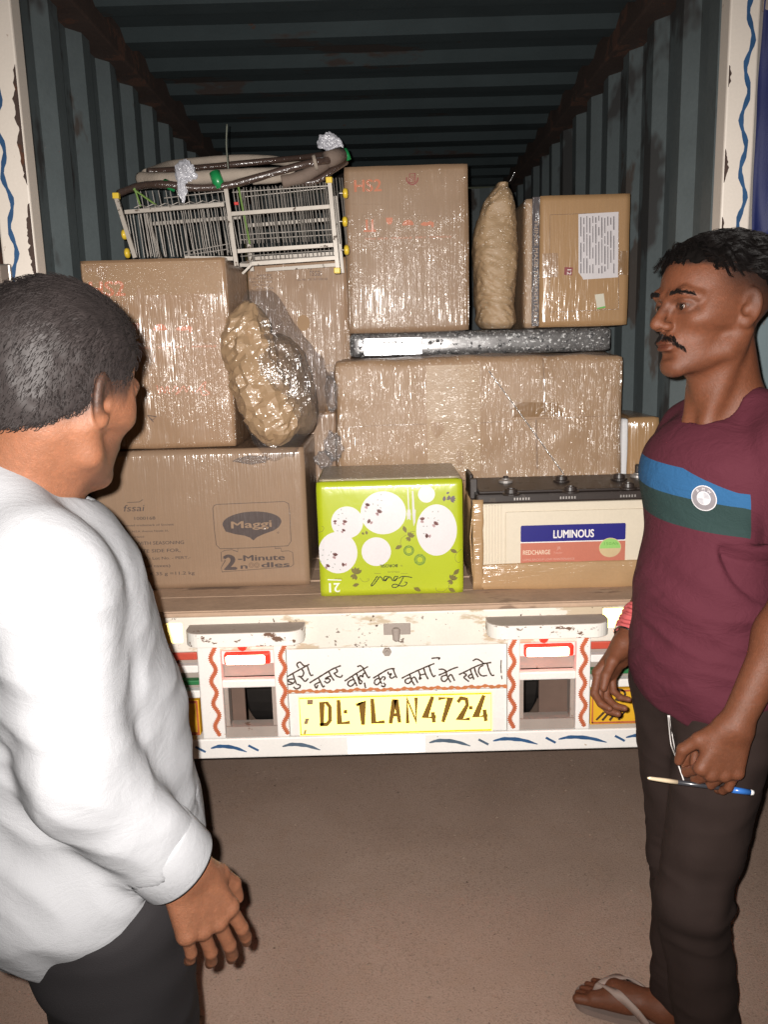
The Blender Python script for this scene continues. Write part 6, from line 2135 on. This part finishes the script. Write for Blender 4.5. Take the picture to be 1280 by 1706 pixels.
# ------------------------------------------------------------------ man on the left: white shirt, back to us, turned to the load
def left_man():
    root = thing('person', (-.42, 1.09, 0), 'man in white shirt seen from behind at the left, turned towards the cartons', 'person')
    HO = np.array([-.398, 1.045, 1.562]); HS = 1.0
    HR = yawR((.38, .925), pitch=-.22, roll=.10)
    Ft = np.array([.86, .51, 0]); Ft /= np.linalg.norm(Ft); Rt = np.array([Ft[1], -Ft[0], 0])
    C = np.array([-.468, 1.075, 0])
    R_t = np.stack([Rt, Ft, [0, 0, 1]], 1)
    at = lambda r, f, z: C + Rt * r + Ft * f + np.array([0, 0, z])
    hp = lambda x, y, z: HO + HR @ np.array([x, y, z]) * HS
    shR, shL = at(.165, -.010, 1.352), at(-.165, -.010, 1.352)
    elR, wrR = np.array([-.372, .915, 1.115]), np.array([-.276, .975, .950])
    elL, wrL = at(-.235, -.03, 1.12), at(-.22, .09, .90)
    hipC = np.array([-.435, 1.09, .90])
    hipR_, hipL_ = hipC + Rt * .085 + np.array([0, 0, -.04]), hipC - Rt * .085 + np.array([0, 0, -.04])
    knR, anR = np.array([-.385, 1.06, .47]), np.array([-.42, 1.02, .08])
    knL, anL = np.array([-.440, 1.20, .47]), np.array([-.40, 1.26, .08])
    head = xf(head_prims(), HO, HR, HS)
    neck = [rc(hp(0, -.020, -.040), at(0, -.03, 1.40), .056, .062, .022), rc(hp(0, .02, -.085), at(0, .01, 1.38), .032, .045, .03)]
    for s in (-1, 1): neck += [rc(at(s * .02, -.03, 1.42), at(s * .14, -.02, 1.382), .040, .034, .04)]
    torso = [el(at(0, 0, 1.26), (.165, .115, .165), R_t, .05), el(at(0, .02, 1.06), (.150, .120, .17), R_t, .06), el(at(0, 0, .92), (.155, .120, .11), R_t, .06)]
    armR = [el(shR, .060, None, .03), rc(shR, elR, .052, .042, .03), rc(elR, wrR, .042, .028, .02)]
    armL = [el(shL, .060, None, .03), rc(shL, elL, .052, .042, .03), rc(elL, wrL, .042, .028, .02)]
    handR = hand_prims(wrR, (.028, .012, -.090), ((.72, .62, .1), (.62, -.75, .2)), ((.12, .30, .2), (.16, .34, .22), (.2, .38, .25), (.26, .4, .25)), ((.040, .050, -.014), (.052, .082, -.022), (.052, .108, -.028)), 1.06)
    handL = hand_prims(wrL, (.03, .03, -.09), ((.86, .51, 0), (-.5, .86, 0)), ((.3, .5, .3),) * 4, ((.040, .050, -.014), (.052, .082, -.022), (.052, .108, -.028)), 1.06)
    legs = [rc(hipR_, knR, .090, .060, .05), rc(knR, anR, .060, .042, .03), rc(hipL_, knL, .090, .060, .05), rc(knL, anL, .060, .042, .03)]
    fe = lambda an, f, s, z: np.array([an[0], an[1], 0]) + Ft * f + Rt * s + np.array([0, 0, z])
    feet = []
    for an in (anR, anL):
        feet += [rc(an, fe(an, .02, 0, .05), .038, .034, .02), rc(fe(an, -.03, 0, .042), fe(an, .13, 0, .045), .034, .036, .03), rc(fe(an, .1, 0, .04), fe(an, .19, 0, .034), .038, .030, .03)]
    body = torso + legs + neck + armR + armL + feet
    hb = head + neck + [armR[0], armL[0]]
    parts = []
    lo, hi = bounds(head, .02); lo[2] = 1.375
    parts.append(sdf_mesh(half(lambda P: sdf(hb, P), (0, 0, 1.385), (0, 0, -1)), lo - np.array([.03, .03, 0]), hi + np.array([.03, .03, 0]), .0028))
    n0 = len(parts[0][0])
    lo, hi = bounds(body, .02); hi[2] = 1.41
    allb = body + handR[:4] + handL[:4]
    parts.append(sdf_mesh(half(lambda P: sdf(allb, P), (0, 0, 1.391), (0, 0, 1)), lo, hi, .0065))
    for hnd, arm in ((handR, armR), (handL, armL)):
        lo, hi = bounds(hnd, .012); pr = hnd + [arm[2]]
        parts.append(sdf_mesh(lambda P, pr=pr: sdf(pr, P), lo, hi + np.array([.02, .02, .03]), .0027))
    parts = [(relax(v, f, 1, .35), f) for v, f in parts]
    V, F = merge(parts)
    bo = obj('body', V, F, skin('warm_brown_skin', lin(.135, .056, .030)), root, True)
    q = (V - HO) @ HR / HS
    hd = np.zeros(len(V), bool); hd[:n0] = True
    sm = lambda x, a, b: np.clip((x - a) / (b - a), 0, 1)
    # hairline: from the nape up behind the ear to the temple
    def hairline(y): return np.where(y > .062, .075, np.where(y > -.005, -.002 + .06 * np.clip((y - .03) / .03, 0, 1), -.012 - .60 * (-.005 - y)))
    attr(bo, 'hair_crease', np.clip(hd * sm(q[:, 2], hairline(q[:, 1]) - .012, hairline(q[:, 1]) + .010) * .93 + hd * .55 * sm(-q[:, 2], .03, .06) * sm(q[:, 1], .02, .035) * sm(np.abs(q[:, 0]), .01, .03), 0, .95))
    attr(bo, 'lip', np.zeros(len(V))); attr(bo, 'pale', np.zeros(len(V)))
    eyes(bo, HO, HR, HS)
    loc = lambda a: HO + (HR @ a.T).T * HS
    hm = M('short_dark_hair', lin(.0130, .0098, .0094), .62, var=.4, vscale=40, spec=.25)
    capp = xf([el((0, -.014, .037), (.0795, .1035, .0915)), el((0, .030, .048), (.065, .064, .060), None, .02), el((0, -.050, -.020), (.060, .058, .055), None, .03)], HO, HR, HS)
    def capf(P):
        qq = (P - HO) @ HR / HS
        return np.maximum(sdf(capp, P), (hairline(qq[:, 1]) + .004 - qq[:, 2]) * .8)
    lo, hi = bounds(capp, .01)
    cv, cf_ = sdf_mesh(capf, lo, hi, .004)
    cv = relax(cv, cf_, 1, .4)
    nn = vnormals(cv, cf_)
    cv = cv + nn * np.array([[.0022 * mnoise.noise(Vector(p) * 40) + .0015 * mnoise.noise(Vector(p) * 110)] for p in cv])
    hair = obj('hair', cv, cf_, hm, bo, True)
    r_ = np.random.default_rng(9)
    pick = r_.choice(len(cv), min(len(cv), 9000), replace=True)
    cl = (cv[pick] - HO) @ HR / HS + r_.normal(size=(len(pick), 3)) * .0012
    nl = nn[pick] @ HR
    up_k = np.clip((cl[:, 2] - .03) / .07, 0, 1)[:, None]
    flow = np.array([0, -.55, -.85]) * (1 - up_k) + np.array([.25, -.85, .05]) * up_k + r_.normal(size=cl.shape) * .16
    flow -= nl * (flow * nl).sum(1)[:, None]
    flow /= np.linalg.norm(flow, axis=1)[:, None] + 1e-9
    L = (.008 + .018 * up_k) * r_.uniform(.7, 1.2, (len(pick), 1))
    cs = np.stack([cl - nl * .001, cl + nl * .0022 + flow * L * .33, cl + nl * .0032 + flow * L * .67, cl + nl * .0022 + flow * L], 1)
    cs = np.stack([loc(c) for c in cs.transpose(1, 0, 2)], 1)
    v_, f_ = strand_mesh(cs, .00055, .00025)
    obj('hair_strands', v_, f_, hm, hair, True)

    # ---- shirt
    ts = grow(torso, .026)
    belly = [el(at(.0, .035, 1.10), (.148, .120, .20), R_t, .06), el(at(0, .035, .93), (.165, .145, .15), R_t, .06)]
    cuff = elR + (wrR - elR) * .92; cuffL = elL + (wrL - elL) * .85
    slv = [el(shR, .072, None, .03), rc(shR, elR, .066, .055, .03), rc(elR, cuff, .055, .046, .03), el(shL, .074, None, .03), rc(shL, elL, .070, .060, .03), rc(elL, cuffL, .060, .052, .03)]
    nk = [rc(at(s * .015, -.055, 1.462), at(s * .14, -.02, 1.390), .052, .048, .03) for s in (-1, 1)]
    tp = ts + belly + slv + nk
    hole = [rc(at(.0, .022, 1.58), at(0, .028, 1.440), .080, .064, .01)]
    axR = (wrR - elR) / np.linalg.norm(wrR - elR); axL = (wrL - elL) / np.linalg.norm(wrL - elL)
    holes = hole + [rc(cuff - axR * .025, wrR + axR * .02, .043, .045, .003)]
    def shirt(P):
        d = sdf(tp, P)
        rel = P - C
        hem = .775 + .035 * np.clip(np.abs(rel @ Rt) / .17, 0, 1) ** 2 * np.sign(.1) + .02 * np.clip(rel @ Ft / .15, -1, 1)
        arm_near = np.minimum(pd(slv[2], P), pd(slv[5], P)) < .02
        d = np.maximum(d, np.where(arm_near & (P[:, 2] < .98), -1, hem - P[:, 2]))
        for c0, a0 in ((cuff, axR), (cuffL, axL)):
            nearc = (np.linalg.norm(P - c0, axis=1) < .12) & (pd(ts[2], P) > .01) & (pd(belly[1], P) > .01)
            d = np.where(nearc, np.maximum(d, (P - c0) @ a0), d)
        return np.maximum(d, -sdf(holes, P))
    lo, hi = bounds(tp, .02)
    sv, sf = sdf_mesh(shirt, lo, hi, .0055)
    sv = relax(sv, sf, 5, .4)
    N = vnormals(sv, sf)
    dsp = np.array([.0062 * (1 - 2.0 * abs(mnoise.noise((p[0] * 6 + p[2] * 3, p[1] * 6, p[2] * 6 - p[0] * 5)))) + .0038 * (1 - 2.0 * abs(mnoise.noise((p[0] * 9, p[1] * 9, p[2] * 17 + p[0] * 8)))) + .003 * mnoise.noise((p[0] * 22, p[1] * 22, p[2] * 22)) for p in sv])
    zz = np.clip((1.42 - sv[:, 2]) / .1, .2, 1)
    sv = sv + N * (dsp * zz)[:, None]
    wm = cloth_mat('white_cotton', lin(.20, .201, .210), 800, wrinkle=.09, rough=.8)
    so_ = obj('shirt', sv, sf, wm, bo, True)
    # collar: a folded band round the neck
    v_ = []; nseg = 64
    cz = at(0, .000, 1.496)
    prof = [(.071, -.010), (.069, .012), (.068, .030), (.073, .034), (.081, .014), (.088, -.008), (.090, -.016), (.086, -.014)]
    for i in range(nseg):
        a = 2 * math.pi * i / nseg
        dirv = Rt * math.sin(a) + Ft * math.cos(a)
        op = max(0, math.cos(a)) ** 6
        for r, h in prof:
            r2 = r * (1.10 + .05 * math.cos(a))
            v_.append(cz + dirv * r2 + np.array([0, 0, h - .026 * math.cos(a) - .022 * op * (r > .08)]) + Ft * .004)
    n_ = len(prof)
    obj('collar', np.array(v_), [[i * n_ + j, i * n_ + (j + 1) % n_, ((i + 1) % nseg) * n_ + (j + 1) % n_, ((i + 1) % nseg) * n_ + j] for i in range(nseg) for j in range(n_)], wm, so_, True)
    # cuff band and seams
    u_ = np.cross(axR, [0, 0, 1.0]); u_ /= np.linalg.norm(u_); w_ = np.cross(axR, u_)
    vv_ = []; prof_ = [(.0435, .006), (.0520, .009), (.0545, .004), (.0555, -.044), (.0535, -.050), (.0430, -.047)]
    for i in range(48):
        a = 2 * math.pi * i / 48
        for r, h in prof_:
            r2 = r * (1 + .012 * mnoise.noise((math.cos(a) * 1.2, math.sin(a) * 1.2, h * 12)))
            vv_.append(cuff + (u_ * math.cos(a) + w_ * math.sin(a)) * r2 + axR * h)
    n_ = len(prof_)
    obj('cuff', np.array(vv_), [[i * n_ + j, i * n_ + (j + 1) % n_, ((i + 1) % 48) * n_ + (j + 1) % n_, ((i + 1) % 48) * n_ + j] for i in range(48) for j in range(n_)], wm, so_, True)
    # ---- trousers
    tr = [el(hipC, (.160, .125, .11), R_t, .05), rc(hipR_, knR, .108, .082, .05), rc(knR, anR, .082, .072, .03), rc(hipL_, knL, .108, .082, .05), rc(knL, anL, .082, .072, .03)]
    lo, hi = bounds(tr, .02); lo[2] = .02
    tv, tf = sdf_mesh(lambda P: np.maximum(sdf(tr, P), .04 - P[:, 2]), lo, hi, .0065)
    tv = relax(tv, tf, 2, .4)
    N = vnormals(tv, tf)
    tv = tv + N * np.array([[.006 * mnoise.noise((p[0] * 10, p[1] * 10, p[2] * 10)) + .005 * (1 - 2.4 * abs(mnoise.noise((p[0] * 8, p[1] * 8, p[2] * 14))))] for p in tv])
    obj('trousers', tv, tf, cloth_mat('charcoal_trousers', lin(.0095, .0082, .0090), 700), bo, True)
    for an in (anR, anL):
        v, f = carton_mesh(-.15, .12, -.048, .048, .002, .07, r=.03, bulge=.004, dent=.001)
        w = np.array([fe(an, p[0] + .07, p[1], p[2] * (1.15 if p[0] < 0 else .9)) for p in v])
        obj('shoe', w, f, M('dark_shoe_leather', lin(.02, .016, .014), .4), bo, True)


left_man()
